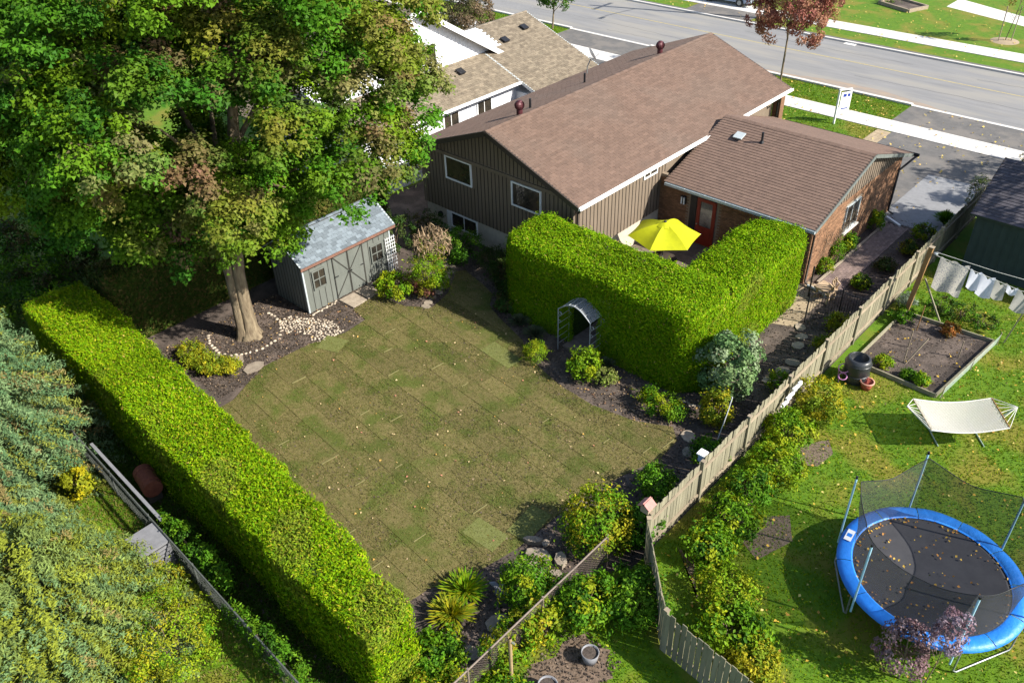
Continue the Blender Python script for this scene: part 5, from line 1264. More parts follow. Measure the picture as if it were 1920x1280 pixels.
sheet('bare_patch_soil', BP, 0.006, mat('bare_brown_soil', (0.17, 0.12, 0.085), (0.09, 0.065, 0.045), 9, rough=0.95, bump=0.8, bscale=30))

# ------------------------------------------------------------------ street side things
sg = thing('sale_sign', 'white and blue real estate sign on a post by the near sidewalk', 'sign', (-17.52, 44.4, 0))
MB().beam((-17.5, 44.4, 0), (-17.5, 44.4, 1.9), 0.09, 0.09).build('post', M['white'], sg)
MB().beam((-17.5, 44.4, 1.86), (-17.1, 45.0, 1.86), 0.07, 0.07).build('arm', M['white'], sg)
dA = Vector((0.5, 0.85, 0)).normalized(); nA = Vector((0.85, -0.5, 0)).normalized()
MB().obox(Vector((-17.42, 44.55, 1.2)) + dA * 0.3, dA, nA, (0, 0, 1), 0.32, 0.012, 0.5).build('board', M['white'], sg)
M['navy'] = mat('navy_print', (0.02, 0.05, 0.3), None, 8, rough=0.5)
bd = sg.children[-1]
MB().obox(Vector((-17.42, 44.55, 1.52)) + dA * 0.2 + nA * 0.014, dA, nA, (0, 0, 1), 0.1, 0.003, 0.08).build('print_block', M['navy'], bd)
MB().obox(Vector((-17.42, 44.55, 1.52)) + dA * 0.45 + nA * 0.014, dA, nA, (0, 0, 1), 0.08, 0.003, 0.08).build('print_block', M['navy'], bd)
MB().obox(Vector((-17.42, 44.55, 0.8)) + dA * 0.3 + nA * 0.014, dA, nA, (0, 0, 1), 0.2, 0.003, 0.03).build('print_block', M['navy'], bd)
up = thing('utility_pole', 'wooden utility pole with cross-arm beyond the street behind the red street tree', 'utility pole', (-30.4, 60.2, 0))
MB().tube([(-30.4, 60.2, 0), (-30.4, 60.2, 10.2)], [0.16, 0.11], 12).build('pole', M['fence'], up)
MB().beam((-30.4, 59.0, 9.4), (-30.4, 61.4, 9.4), 0.1, 0.12).build('cross_arm', M['fence'], up)
for y_ in (59.1, 59.7, 60.7, 61.3): MB().lathe((-30.4, y_, 9.46), [(0.03, 0), (0.05, 0.08), (0.03, 0.15)], 8).build('insulator', M['gutter_grey'], up)
MB().tube([(-30.4, 60.2, 7.4), (-30.4, 57.6, 7.9), (-30.4, 57.0, 7.85)], 0.035, 6).build('lamp_arm', M['galv'], up)
MB().obox((-30.4, 56.8, 7.83), (1, 0, 0), (0, 1, 0), (0, 0, 1), 0.1, 0.28, 0.05).build('lamp_head', M['galv'], up)
gb_ = thing('front_garden_bed', 'timber-edged planting bed on the lawn across the street', 'garden bed', (-23.8, 69.3, 0))
bq = [(-25.6, 69.0), (-22.88, 67.9), (-22.2, 69.8), (-24.9, 70.9)]
for a, b in zip(bq, bq[1:] + bq[:1]): MB().beam((*a, 0.12), (*b, 0.12), 0.14, 0.24).build('timber', M['rail'], gb_)
MB().poly([(x, y, 0.1) for x, y in bq]).build('soil', M['soil'], gb_)
sheet('far_driveway', [(-36.5, 58.6), (-31.0, 58.6), (-31.0, 60.98), (-36.5, 60.98)], 0.034, M['drive'])
# parked car, mostly outside the frame
car = thing('parked_car', 'pale blue car parked across the street behind the red street tree', 'car', (-34.9, 62.8, 0))
M['car'] = mat('pale_blue_car_paint', (0.35, 0.42, 0.52), None, 3, rough=0.25, spec=0.6)
def carpart(prof, y0, y1, nm, mt, inset=0.0):
    n = len(prof); vs = [(-34.9 + x, 62.8 + y0 + (inset if z > 0.95 else 0), z) for x, z in prof] + [(-34.9 + x, 62.8 + y1 - (inset if z > 0.95 else 0), z) for x, z in prof]
    return MB().add(vs, [tuple(range(n)), tuple(range(2 * n - 1, n - 1, -1))] + [(i, n + i, n + (i + 1) % n, (i + 1) % n) for i in range(n)]).build(nm, mt, car)
carpart([(-2.1, 0.3), (2.1, 0.3), (2.15, 0.6), (2.0, 0.85), (1.1, 0.94), (-1.6, 0.94), (-2.1, 0.85)], -0.88, 0.88, 'body', M['car'])
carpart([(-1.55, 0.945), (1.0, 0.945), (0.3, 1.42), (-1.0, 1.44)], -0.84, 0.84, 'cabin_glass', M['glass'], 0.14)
carpart([(0.32, 1.425), (-1.02, 1.445), (-1.0, 1.47), (0.28, 1.455)], -0.7, 0.7, 'roof_panel', M['car'])
for x in (-1.35, 1.35):
    for y in (-0.86, 0.86):
        wl_ = MB().tube([(-34.9 + x, 62.8 + y - 0.1, 0.31), (-34.9 + x, 62.8 + y + 0.1, 0.31)], 0.31, 16).build('wheel', M['black'], car)
        MB().tube([(-34.9 + x, 62.8 + y - 0.106, 0.31), (-34.9 + x, 62.8 + y + 0.106, 0.31)], 0.18, 12).build('rim', M['galv'], wl_)
for y in (-0.6, 0.6): MB().box((-32.3, 62.8 + y - 0.18, 0.6), (-32.22, 62.8 + y + 0.18, 0.75)).build('headlight', M['white'], car)
# ------------------------------------------------------------------ clipped hedges
CED = [(0.115, 0.225, 0.003), (0.165, 0.255, 0.004), (0.065, 0.165, 0.003), (0.23, 0.24, 0.015), (0.3, 0.22, 0.06)]
def hedge_fill(t, boxes, r, cols, wts, dens, size, faces=None, carve=None, amp=0.07, aspect=2.0, cores=None, rp=None):
    Ps, Ns = [], []
    for k, b in enumerate(boxes):
        P, N = rbox_pts(b, r, dens, faces[k] if faces else 't+x-x+y-y', rp)
        keep = np.ones(len(P), bool)
        for j, q in enumerate(boxes):
            if j != k:
                keep &= ~((P[:, 0] > q[0] + 0.1) & (P[:, 0] < q[1] - 0.1) & (P[:, 1] > q[2] + 0.1) & (P[:, 1] < q[3] - 0.1) & (P[:, 2] < q[5] - 0.1))
        if carve is not None: keep &= ~carve(P)
        Ps.append(P[keep]); Ns.append(N[keep])
    for b in (cores or boxes):
        b2 = (b[0] + 0.13, b[1] - 0.13, b[2] + 0.13, b[3] - 0.13, b[4], b[5] - 0.1)
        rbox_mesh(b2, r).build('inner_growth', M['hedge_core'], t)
    P = np.concatenate(Ps); N = np.concatenate(Ns); n = len(P)
    sd = np.where(N[:, 2:3] > 0.6, 1.0, 0.5)
    P = P + N * (lump(P, 1.3)[:, None] * amp * sd + lump(P, 4.1, 2.0)[:, None] * amp * 0.45 * sd + np.where(N[:, 2:3] > 0.6, rng.uniform(-0.09, 0.05, (n, 1)), rng.uniform(-0.2, 0.03, (n, 1))))
    sp = rng.uniform(size=(n, 1)) < 0.05
    P = P + np.where(sp, rng.uniform(0.03, 0.17, (n, 1)), 0) * unit(N + np.array([0, 0, 0.4]))
    al = unit(N * 0.75 + np.array([0, 0, 0.35]) + rng.normal(size=(n, 3)) * 0.55)
    top = N[:, 2:3] > 0.6
    fn = unit(np.cross(al, rng.normal(size=(n, 3))) * np.where(top, 1.0, 0.42) + N * np.where(top, 0.8, 1.5) + np.where(top, 1.0, -0.5) * np.array([0, 0, 0.28]))
    col = pick(cols, n, wts) * (1 + 0.2 * lump(P, 0.9, 5.0)[:, None])
    dry = np.clip((lump(P, 1.15, 9.0)[:, None] - 0.42) * 2.2, 0, 0.5) * rng.uniform(0.2, 1, (n, 1))
    col = col * (1 - dry) + np.array([0.17, 0.14, 0.035]) * dry
    leaves('foliage', t, P, fn, rng.uniform(0.65, 1.35, n) * size, col, 'hedge_leaf', aspect=aspect, along=al, tri=True)
carve_boxes = ()
uh = thing('clipped_hedge', 'tall broad U-shaped clipped hedge around the patio with the lime parasol', 'hedge', (-14.0, 21.0, 0))
ub = [(-18.6, -15.55, 19.35, 22.05, 0, 3.3), (-14.3, -10.75, 19.45, 22.0, 0, 3.15), (-15.75, -14.1, 19.45, 22.0, 2.15, 3.25), (-12.95, -10.7, 20.4, 27.3, 0, 2.95), (-11.9, -10.35, 19.75, 21.3, 0, 1.9)]
uleaf = [(-18.95, -10.7, 19.35, 22.05, 0, 3.25), (-12.98, -10.65, 19.9, 27.35, 0, 3.0), (-12.0, -10.3, 19.7, 21.5, 0, 1.95)]
ucore = [(-18.5, -15.5, 19.5, 21.9, 0, 3.15), (-14.35, -11.0, 19.5, 21.9, 0, 3.1), (-15.75, -14.1, 19.5, 21.9, 2.15, 3.15), (-12.9, -10.75, 20.4, 27.2, 0, 2.9), (-11.8, -10.5, 19.95, 21.3, 0, 1.85)]
hedge_fill(uh, uleaf, 0.4, CED, [5, 4, 3, 0.7, 0.15], 2500, 0.075, ['t+x-x-y'] * 3, aspect=2.2, amp=0.1, cores=ucore, rp=0.8, carve=lambda P: (P[:, 0] > -15.5) & (P[:, 0] < -14.35) & (P[:, 2] < 2.15 - 1.1 * (P[:, 0] + 14.93) ** 2) & (P[:, 1] < 20.5))
lh = thing('clipped_hedge', 'long low clipped cedar hedge running along the left side of the lawn', 'hedge', (-18.0, 6.8, 0))
lb = [(-28.6, -9.35, 5.75, 8.25, 0, 2.35)]
lb = [(-29.2 + 1.93 * i, -27.17 + 1.93 * i, 5.85 + 0.42 * (1 - i / 9) - 0.25 * (i / 9) + random.uniform(-.05, .05), 8.45 - 1.45 * (i / 9) ** 1.6 + random.uniform(-.06, .06), 0, 2.4 + random.uniform(-.05, .05)) for i in range(10)]
hedge_fill(lh, lb, 0.2, [(0.125, 0.225, 0.003), (0.175, 0.25, 0.004), (0.07, 0.165, 0.003), (0.26, 0.24, 0.015), (0.32, 0.22, 0.06)], [5, 4, 3.5, 0.9, 0.15], 2400, 0.075, ['t+x-x-y'] * 10, aspect=2.2, amp=0.09)
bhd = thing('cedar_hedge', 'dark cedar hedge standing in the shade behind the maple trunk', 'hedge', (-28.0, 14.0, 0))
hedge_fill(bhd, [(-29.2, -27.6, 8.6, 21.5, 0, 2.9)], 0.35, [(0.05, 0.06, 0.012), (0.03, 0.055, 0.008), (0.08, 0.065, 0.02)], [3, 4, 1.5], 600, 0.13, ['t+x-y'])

# ------------------------------------------------------------------ trees
def limb(mb, p, q, r0, r1, n=8, sag=0.0, k=6):
    p = Vector(p); q = Vector(q); pts = []; rr = []
    for i in range(k + 1):
        t = i / k; w = p.lerp(q, t); w.z += sag * math.sin(math.pi * t); w.x += 0.06 * math.sin(5 * t + p.x) * r0 * 4; w.y += 0.06 * math.cos(4 * t + p.y) * r0 * 4
        pts.append(w); rr.append(r0 + (r1 - r0) * t)
    mb.tube(pts, rr, n)
mp_ = thing('maple_tree', 'huge green maple turning red with a thick trunk beside the shed', 'tree', (-24.85, 12.0, 0))
tk_ = MB()
def trunk_col(x, y, prof, n=18, seed=0):
    vs = []
    for (z, rx, dx, dy) in prof:
        for k in range(n):
            t = 2 * math.pi * k / n; fl = 1 + 0.09 * math.sin(5 * t + seed) + 0.06 * math.sin(9 * t + 2 * seed + z * 0.4) + (0.32 * max(0, math.sin(4 * t + seed)) * max(0, 0.5 - z) * 1.6)
            vs.append((x + dx + rx * fl * math.cos(t), y + dy + rx * fl * math.sin(t), z))
    m_ = len(prof)
    tk_.add(vs, [(i * n + k, i * n + (k + 1) % n, (i + 1) * n + (k + 1) % n, (i + 1) * n + k) for i in range(m_ - 1) for k in range(n)], True)
trunk_col(-24.75, 12.12, [(-0.05, 0.42, 0, 0), (0.12, 0.33, 0, 0), (0.35, 0.27, 0, 0), (0.8, 0.24, 0, 0), (1.6, 0.225, 0.0, 0.0), (2.6, 0.22, 0.02, 0.03), (4.0, 0.21, 0.1, 0.2), (6.0, 0.24, 0.3, 0.6), (9, 0.14, 0.3, 1.2)], seed=0.6)
trunk_col(-24.87, 11.85, [(-0.05, 0.3, 0, 0), (0.15, 0.21, 0, 0), (0.5, 0.18, 0, 0), (1.4, 0.17, 0, 0.02), (2.6, 0.17, 0, 0.06), (4.0, 0.2, -0.05, 0.1), (6.0, 0.17, -0.7, -0.6), (8.5, 0.1, -1.8, -1.6)], seed=2.1)
for k in range(16):
    a = R(360 * k / 16 + random.uniform(-9, 9)); z0_ = random.uniform(3.0, 6.5); L = random.uniform(2.6, 4.2)
    limb(tk_, (-24.8, 12.2, z0_), (-24.8 - 0.8 + L * math.cos(a), 12.2 + L * math.sin(a), z0_ + random.uniform(0.8, 4.0)), 0.13, 0.03, 7, 0.5)
tk_.build('trunk', M['bark'], mp_)
GRN = [(0.05, 0.15, 0.006), (0.085, 0.18, 0.007), (0.034, 0.118, 0.008), (0.125, 0.195, 0.006)]
def maple_crown(parent, ells, sub_n, per, pad_r, size):
    """pads on ellipsoid shells, every pad a dome of small leaf rosettes"""
    for cen, rad, npad, inner, lowcut in ells:
        cen = np.array(cen, float); rad = np.array(rad, float)
        d = unit(rng.normal(size=(npad * 4, 3))); d = d[d[:, 2] > lowcut][:npad]; npd = len(d)
        c = cen + d * rad * rng.uniform(inner, 1.0, (npd, 1)) ** 0.6
        ax = unit(d * 0.75 + np.array([0, 0, 0.8]))
        pi = np.repeat(np.arange(npd), sub_n); q = unit(rng.normal(size=(len(pi), 3)))
        h = (q * ax[pi]).sum(1, keepdims=True); q = np.where(h < -0.1, q - 2 * h * ax[pi], q); h = (q * ax[pi]).sum(1, keepdims=True)
        psc = rng.uniform(0.65, 1.25, (npd, 1))[pi] * pad_r
        sc = c[pi] + (q - ax[pi] * h * 0.5) * psc * rng.uniform(0.55, 1.05, (len(pi), 1))
        li = np.repeat(np.arange(len(pi)), per); q2 = rng.normal(size=(len(li), 3)) * np.array([0.17, 0.17, 0.12])
        P = sc[li] + q2
        N = unit(np.array([0, 0, 0.75]) + q[li] * 0.35 + unit(q2) * 0.5 + rng.normal(size=P.shape) * 0.38)
        red = (0.15 + 0.55 * np.clip((c[:, 0] + 24.5) / 4, 0, 1) * np.clip((c[:, 2] - 5) / 4, 0, 1) + 0.12 * np.clip((c[:, 1] - 16) / 4, 0, 1) + 0.32 * (c[:, 2] < 7.2) * (c[:, 1] < 13))
        isred = rng.uniform(size=npd) < red
        f = np.where(isred, rng.uniform(0.25, 0.62, npd), 0.0)[pi]
        f = np.clip(f * (0.35 + 1.1 * np.clip(h[:, 0], 0, 1)) + rng.normal(size=len(pi)) * 0.1 * (f > 0.1), 0, 0.95)
        f = np.clip(f[li] + rng.normal(size=len(li)) * 0.05, 0, 1)[:, None]
        g = pick(GRN, npd, [4, 4, 3, 2], 0.12)[pi] * (1 + rng.uniform(-0.12, 0.12, (len(pi), 1)))
        yl = np.clip((h[:, 0:1] - 0.45) * 1.4, 0, 0.4) * rng.uniform(0, 1, (npd, 1))[pi]  # autumn yellow on pad tops, also their sunlit look put into the colour
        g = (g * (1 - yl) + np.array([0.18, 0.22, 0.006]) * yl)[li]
        rr = pick([(0.2, 0.09, 0.065), (0.17, 0.14, 0.025), (0.26, 0.065, 0.05), (0.2, 0.14, 0.075)], npd, [4, 4, 0.6, 2], 0.12)[pi][li]
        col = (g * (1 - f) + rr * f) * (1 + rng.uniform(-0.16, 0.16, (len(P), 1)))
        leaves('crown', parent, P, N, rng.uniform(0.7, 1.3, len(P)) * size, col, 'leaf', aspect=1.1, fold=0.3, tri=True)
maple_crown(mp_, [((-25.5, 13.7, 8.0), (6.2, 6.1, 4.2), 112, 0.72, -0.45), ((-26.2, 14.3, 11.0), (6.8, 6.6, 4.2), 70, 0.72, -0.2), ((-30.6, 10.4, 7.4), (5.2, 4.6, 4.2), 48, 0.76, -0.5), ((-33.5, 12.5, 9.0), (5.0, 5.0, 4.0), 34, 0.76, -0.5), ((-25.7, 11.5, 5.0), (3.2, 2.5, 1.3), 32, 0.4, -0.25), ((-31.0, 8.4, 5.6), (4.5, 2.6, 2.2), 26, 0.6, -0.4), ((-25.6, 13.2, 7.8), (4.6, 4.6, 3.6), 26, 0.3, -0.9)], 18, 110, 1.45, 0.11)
def small_tree(name, label, x, y, h, ctr, rad, nc, per, cols, wts, leaf, cr_, group=None, trunk_r=0.08, inner=0.3, lowcut=-0.7, up=0.4):
    t = thing(name, label, 'tree', (x, y, 0), group)
    mb = MB(); top = Vector((ctr[0], ctr[1], ctr[2] + rad[2] * 0.4))
    mb.tube([(x, y, 0), Vector((x, y, 0)).lerp(top, 0.4) + Vector((0.04, 0, 0)), top], [trunk_r, trunk_r * 0.75, trunk_r * 0.25], 8)
    for k in range(10):
        a = R(36 * k); p = Vector((x, y, 0)).lerp(top, random.uniform(0.35, 0.75))
        mb.tube([p, p + Vector((rad[0] * 0.45 * math.cos(a), rad[1] * 0.45 * math.sin(a), rad[2] * 0.45)), p + Vector((rad[0] * 0.8 * math.cos(a), rad[1] * 0.8 * math.sin(a), rad[2] * 0.7))], [trunk_r * 0.4, trunk_r * 0.25, 0.01], 6)
    mb.build('trunk', M['bark'], t)
    P, N, ci, nn = clumps(ctr, rad, nc, cr_, per, up=up, flat=0.8, inner=inner, lowcut=lowcut)
    c = pick(cols, nn, wts, 0.15)[ci] * (1 + rng.uniform(-0.3, 0.3, (len(P), 1)))
    leaves('crown', t, P, N, rng.uniform(0.7, 1.3, len(P)) * leaf, c, 'leaf', aspect=1.4)
    return t
small_tree('street_tree', 'small russet-leaved street tree on the verge beyond the brown roof', -23.03, 48.8, 5, (-23.05, 48.75, 5.0), (2.7, 2.7, 3.1), 190, 120, [(0.26, 0.1, 0.075), (0.32, 0.16, 0.1), (0.38, 0.24, 0.12), (0.2, 0.075, 0.055)], [4, 4, 2, 2], 0.13, 0.42, trunk_r=0.07, lowcut=-0.85, up=0.15)
small_tree('street_tree', 'small green street tree on the verge at the top edge', -41.2, 48.7, 4.5, (-41.1, 48.8, 2.7), (1.3, 1.3, 1.4), 60, 110, [(0.05, 0.12, 0.012), (0.08, 0.14, 0.015), (0.14, 0.13, 0.03)], [4, 3, 1], 0.14, 0.45, trunk_r=0.07)
small_tree('ornamental_tree', 'dull reddish-green ornamental tree beside the taupe roof', -43.5, 42.0, 4.2, (-43.3, 42.0, 1.9), (1.9, 1.9, 1.9), 80, 120, [(0.12, 0.085, 0.05), (0.08, 0.08, 0.03), (0.17, 0.12, 0.07)], [3, 3, 2], 0.12, 0.5)
sp_ = small_tree('sapling', 'thin staked sapling on the lawn across the street', -15.2, 65.0, 3.5, (-14.9, 65.2, 3.0), (1.1, 1.1, 1.1), 22, 50, [(0.22, 0.2, 0.05), (0.14, 0.15, 0.03)], [2, 1], 0.13, 0.35, trunk_r=0.03)
for dx, dy in ((-0.3, -0.4), (0.35, 0.1)): MB().beam((-15.2 + dx, 65.0 + dy, 0), (-15.2 + dx * 1.1, 65 + dy * 1.1, 2.3), 0.05, 0.05).build('stake', M['rail'], sp_)
MB().lathe((-15.2, 65.0, 0), [(0.9, 0.0), (0.6, 0.06), (0.02, 0.08)], 16, cap=False).build('mulch_ring', M['beige'], sp_)

def conifer(name, label, x, y, r_, h, nb, per, cols, wts, size, group=None, shape=0.8, z0=0.0, fmin=0.003):
    t = thing(name, label, 'tree', (x, y, 0), group)
    MB().tube([(x, y, 0), (x, y, h * 0.62)], [0.16, 0.03], 8).build('trunk', M['bark'], t)
    f = 1 - np.sqrt(rng.uniform(fmin, 1, nb)); a = rng.uniform(0, 2 * np.pi, nb)
    tiers = 11; f = np.clip((np.floor(f * tiers) + 0.5) / tiers + rng.normal(size=nb) * 0.016, 0, 0.985); a = np.round(a * 7 / np.pi + (np.floor(f * tiers) % 2) * 0.5) * np.pi / 7 + rng.normal(size=nb) * 0.13
    z = z0 + f * (h - z0); br = r_ * (1 - f) ** shape * rng.uniform(0.78, 1.1, nb)
    out_ = np.stack([np.cos(a), np.sin(a), np.zeros(nb)], 1)
    bi = np.repeat(np.arange(nb), per); n = len(bi)
    s_ = rng.uniform(0.3, 1.0, n) ** 0.6
    side = np.stack([-np.sin(a), np.cos(a), np.zeros(nb)], 1)[bi]
    wdt = (rng.uniform(-1, 1, n) * 0.42 * (1.15 - s_))[:, None] * np.minimum(1.0, br[bi])[:, None]
    P = np.array([x, y, 0]) + out_[bi] * (br[bi] * s_)[:, None] + side * wdt
    P[:, 2] += z[bi] - 0.28 * br[bi] * s_ ** 1.5 * 0.6 + rng.uniform(-0.1, 0.12, n) + 0.25
    P[:, 2] = np.maximum(P[:, 2], 0.06)
    al = unit(out_[bi] * 0.9 + side * np.sign(wdt) * 0.7 + np.array([0, 0, 0.7]) + rng.normal(size=(n, 3)) * 0.35)
    N = unit(np.array([0, 0, 0.8]) + out_[bi] * 0.5 + rng.normal(size=(n, 3)) * 0.5)
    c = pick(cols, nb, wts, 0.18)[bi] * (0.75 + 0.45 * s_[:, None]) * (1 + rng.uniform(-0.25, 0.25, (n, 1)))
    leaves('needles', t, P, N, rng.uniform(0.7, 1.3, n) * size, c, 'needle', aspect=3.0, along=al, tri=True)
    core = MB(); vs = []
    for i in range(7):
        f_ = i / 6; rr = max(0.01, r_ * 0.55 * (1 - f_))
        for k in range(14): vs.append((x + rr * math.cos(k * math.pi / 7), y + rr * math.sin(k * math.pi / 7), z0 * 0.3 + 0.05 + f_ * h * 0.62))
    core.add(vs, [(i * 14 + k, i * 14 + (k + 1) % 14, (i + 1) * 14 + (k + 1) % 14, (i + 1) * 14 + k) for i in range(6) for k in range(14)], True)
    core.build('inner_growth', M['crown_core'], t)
    return t
SPR = [(0.11, 0.165, 0.07), (0.07, 0.13, 0.055), (0.15, 0.17, 0.03), (0.18, 0.145, 0.055)]
conifer('spruce_tree', 'blue-green spruce at the left edge beside the clipped hedge', -24.7, 2.95, 3.8, 8.3, 1300, 110, SPR, [4, 4, 2, 1], 0.11)
conifer('spruce_tree', 'broad olive-green spruce filling the lower left corner', -16.7, 1.4, 3.4, 4.6, 1200, 100, [(0.125, 0.17, 0.045), (0.15, 0.175, 0.02), (0.09, 0.145, 0.055), (0.18, 0.145, 0.05)], [4, 4, 3, 0.6], 0.1, shape=0.6)
conifer('spruce_tree', 'smaller spruce between the two larger ones at the left edge', -21.2, 1.9, 1.9, 3.4, 500, 90, SPR, [3, 3, 3, 1], 0.12)

# ------------------------------------------------------------------ shrubs and plants
YG = [(0.14, 0.24, 0.006), (0.22, 0.26, 0.008), (0.08, 0.18, 0.005)]
G2 = [(0.06, 0.16, 0.006), (0.1, 0.2, 0.008), (0.035, 0.1, 0.006)]
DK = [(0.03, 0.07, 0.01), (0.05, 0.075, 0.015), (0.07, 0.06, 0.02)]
YL = [(0.3, 0.27, 0.012), (0.2, 0.22, 0.01), (0.13, 0.19, 0.01)]
def shrub(name, label, x, y, rx, ry, h, cols, wts, nc, per, leaf, cr_=0.22, cat='shrub', group=None, z0=0.15, asp=1.6, inner=0.35, stems=7, up=0.5):
    t = thing(name, label, cat, (x, y, 0), group)
    mb = MB()
    for k in range(stems):
        a = R(360 * k / stems + random.uniform(-20, 20)); q = random.uniform(0.4, 0.85)
        mb.tube([(x + 0.06 * math.cos(a), y + 0.06 * math.sin(a), 0), (x + rx * 0.4 * q * math.cos(a), y + ry * 0.4 * q * math.sin(a), h * 0.45), (x + rx * q * math.cos(a), y + ry * q * math.sin(a), h * (0.95 - 0.4 * q))], [0.022, 0.015, 0.006], 5)
    mb.build('stems', M['twig'], t)
    P, N, ci, nn = clumps((x, y, z0 + (h - z0) * 0.45), (rx, ry, (h - z0) * 0.55), int(nc * 1.25), cr_ * 0.9, int(per * 1.0), up=up, flat=0.75, inner=inner, lowcut=-0.75)
    P = P + rng.normal(size=P.shape) * (cr_ * 0.35) * (rng.uniform(size=(len(P), 1)) < 0.5)
    leaf = leaf * 0.78
    P[:, 2] = np.maximum(P[:, 2], 0.03)
    c = pick(cols, nn, wts, 0.18)[ci] * (1 + rng.uniform(-0.28, 0.28, (len(P), 1)))
    ns_, k_ = 16, 15; d = unit(rng.normal(size=(ns_, 3)) + np.array([0, 0, 0.6])); si = np.repeat(np.arange(ns_), k_); tt = np.tile(np.linspace(0.75, 1.35, k_), ns_)[:, None]
    P2 = np.array([x, y, z0 + (h - z0) * 0.4]) + d[si] * np.array([rx, ry, (h - z0) * 0.6]) * tt * rng.uniform(0.85, 1.1, (ns_, 1))[si] + rng.normal(size=(len(si), 3)) * leaf * 0.35
    P2[:, 2] = np.maximum(P2[:, 2] - 0.1 * (tt[:, 0] - 0.75), 0.03)
    P = np.concatenate([P, P2]); N = np.concatenate([N, unit(rng.normal(size=P2.shape) * 0.6 + np.array([0, 0, 0.8]))]); c = np.concatenate([c, pick(cols, len(P2), wts, 0.25)])
    asp = asp * random.uniform(0.85, 1.5); leaf = leaf * random.uniform(0.85, 1.2)
    leaves('foliage', t, P, N, rng.uniform(0.65, 1.35, len(P)) * leaf, c, 'leaf', aspect=asp)
    return t
def spiky(name, label, x, y, r_, h, n, cols, wts, group=None, cat='plant', width=14):
    t = thing(name, label, cat, (x, y, 0), group)
    a = rng.uniform(0, 2 * np.pi, n); lean = rng.uniform(0.15, 1.0, n)
    Ps, Ns, Al, Cs, Sz = [], [], [], [], []
    col = pick(cols, n, wts, 0.25)
    for seg in range(3):
        s0 = (seg + 0.5) / 3
        rad = r_ * lean * s0 ** 1.3; z = h * (1 - 0.35 * lean) * (s0 - 0.35 * lean * s0 ** 3)
        Ps.append(np.stack([x + rad * np.cos(a), y + rad * np.sin(a), z + 0.03], 1))
        dz = h * (1 - 0.35 * lean) * (1 - 1.05 * lean * s0 ** 2); dr = r_ * lean * 1.3 * s0 ** 0.3
        al = np.stack([dr * np.cos(a), dr * np.sin(a), dz], 1); ll = np.linalg.norm(al, axis=1)
        Al.append(unit(al)); Sz.append(ll / 3 * 1.35); Cs.append(col)
        Ns.append(np.cross(unit(al), np.stack([-np.sin(a), np.cos(a), np.zeros(n)], 1)) * -1)
    leaves('blades', t, np.concatenate(Ps), np.concatenate(Ns), np.concatenate(Sz), np.concatenate(Cs), 'leaf', aspect=width / 2.5, along=np.concatenate(Al))
    return t
# around the shed and the house
t = shrub('plume_shrub', 'tall yellow-green shrub with beige seed plumes between shed and house', -21.95, 18.6, 0.85, 0.85, 2.0, YG + [(0.28, 0.2, 0.06)], [3, 3, 1, 1], 45, 90, 0.11, 0.24)
n = 520; a = rng.uniform(0, 6.28, n); q = rng.uniform(0, 1, n) ** 0.5
Pp = np.stack([-22.1 + 0.75 * q * np.cos(a), 18.95 + 0.75 * q * np.sin(a), 1.6 + rng.uniform(0, 1.1, n) * (1.1 - q * 0.6)], 1)
leaves('plumes', t, Pp, rng.normal(size=(n, 3)), rng.uniform(0.18, 0.36, n), pick([(0.34, 0.25, 0.16), (0.24, 0.17, 0.1)], n), 'needle', aspect=7, along=np.array([0, 0, 1.0]) + rng.normal(size=(n, 3)) * 0.22)
shrub('low_shrub', 'low yellow-green shrub at the shed corner below the trellis', -22.75, 17.35, 0.7, 0.6, 0.85, YG, [3, 3, 1], 30, 70, 0.1, 0.18)
shrub('red_shrub', 'small red-brown leaved shrub between the two yellow-green shrubs', -22.5, 18.0, 0.5, 0.5, 0.7, [(0.14, 0.05, 0.035), (0.12, 0.12, 0.02)], [2, 1], 20, 50, 0.09, 0.16)
shrub('red_shrub', 'small red-brown leaved plant at the edge of the curved stone path', -21.75, 18.05, 0.4, 0.35, 0.5, [(0.13, 0.055, 0.035), (0.2, 0.18, 0.02)], [2, 1], 16, 50, 0.09, 0.14)
shrub('peony_shrub', 'large dark green shrub below the basement window', -22.9, 21.1, 1.05, 0.9, 1.15, G2, [3, 2, 3], 45, 70, 0.13, 0.24)
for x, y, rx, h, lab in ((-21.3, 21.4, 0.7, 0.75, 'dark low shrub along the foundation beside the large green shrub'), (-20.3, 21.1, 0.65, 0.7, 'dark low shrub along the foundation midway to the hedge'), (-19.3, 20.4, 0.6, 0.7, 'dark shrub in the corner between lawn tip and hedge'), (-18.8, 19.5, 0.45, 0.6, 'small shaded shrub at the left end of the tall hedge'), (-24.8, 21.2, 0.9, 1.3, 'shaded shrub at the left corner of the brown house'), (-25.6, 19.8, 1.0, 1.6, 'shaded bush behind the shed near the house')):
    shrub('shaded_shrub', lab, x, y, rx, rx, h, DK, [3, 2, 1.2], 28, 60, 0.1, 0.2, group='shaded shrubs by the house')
for x, y, lab in ((-17.6, 18.95, 'tuft of grass in the hedge shade left of the arbor'), (-16.7, 18.75, 'tuft of grass in the hedge shade nearest the arbor'), (-13.6, 18.9, 'tuft of grass in the shade right of the arbor')):
    spiky('grass_tuft', lab, x, y, 0.5, 0.55, 160, [(0.06, 0.09, 0.04), (0.09, 0.1, 0.05)], None, 'shaded grass tufts')
shrub('round_shrub', 'small round yellow-green shrub left of the arbor', -15.75, 17.75, 0.46, 0.46, 0.72, YG, [3, 4, 1], 34, 80, 0.06, 0.14)
shrub('hydrangea_shrub', 'upright bright green shrub with large leaves in front of the arbor', -13.95, 18.1, 0.55, 0.5, 1.2, YG, [4, 3, 2], 40, 50, 0.12, 0.17)
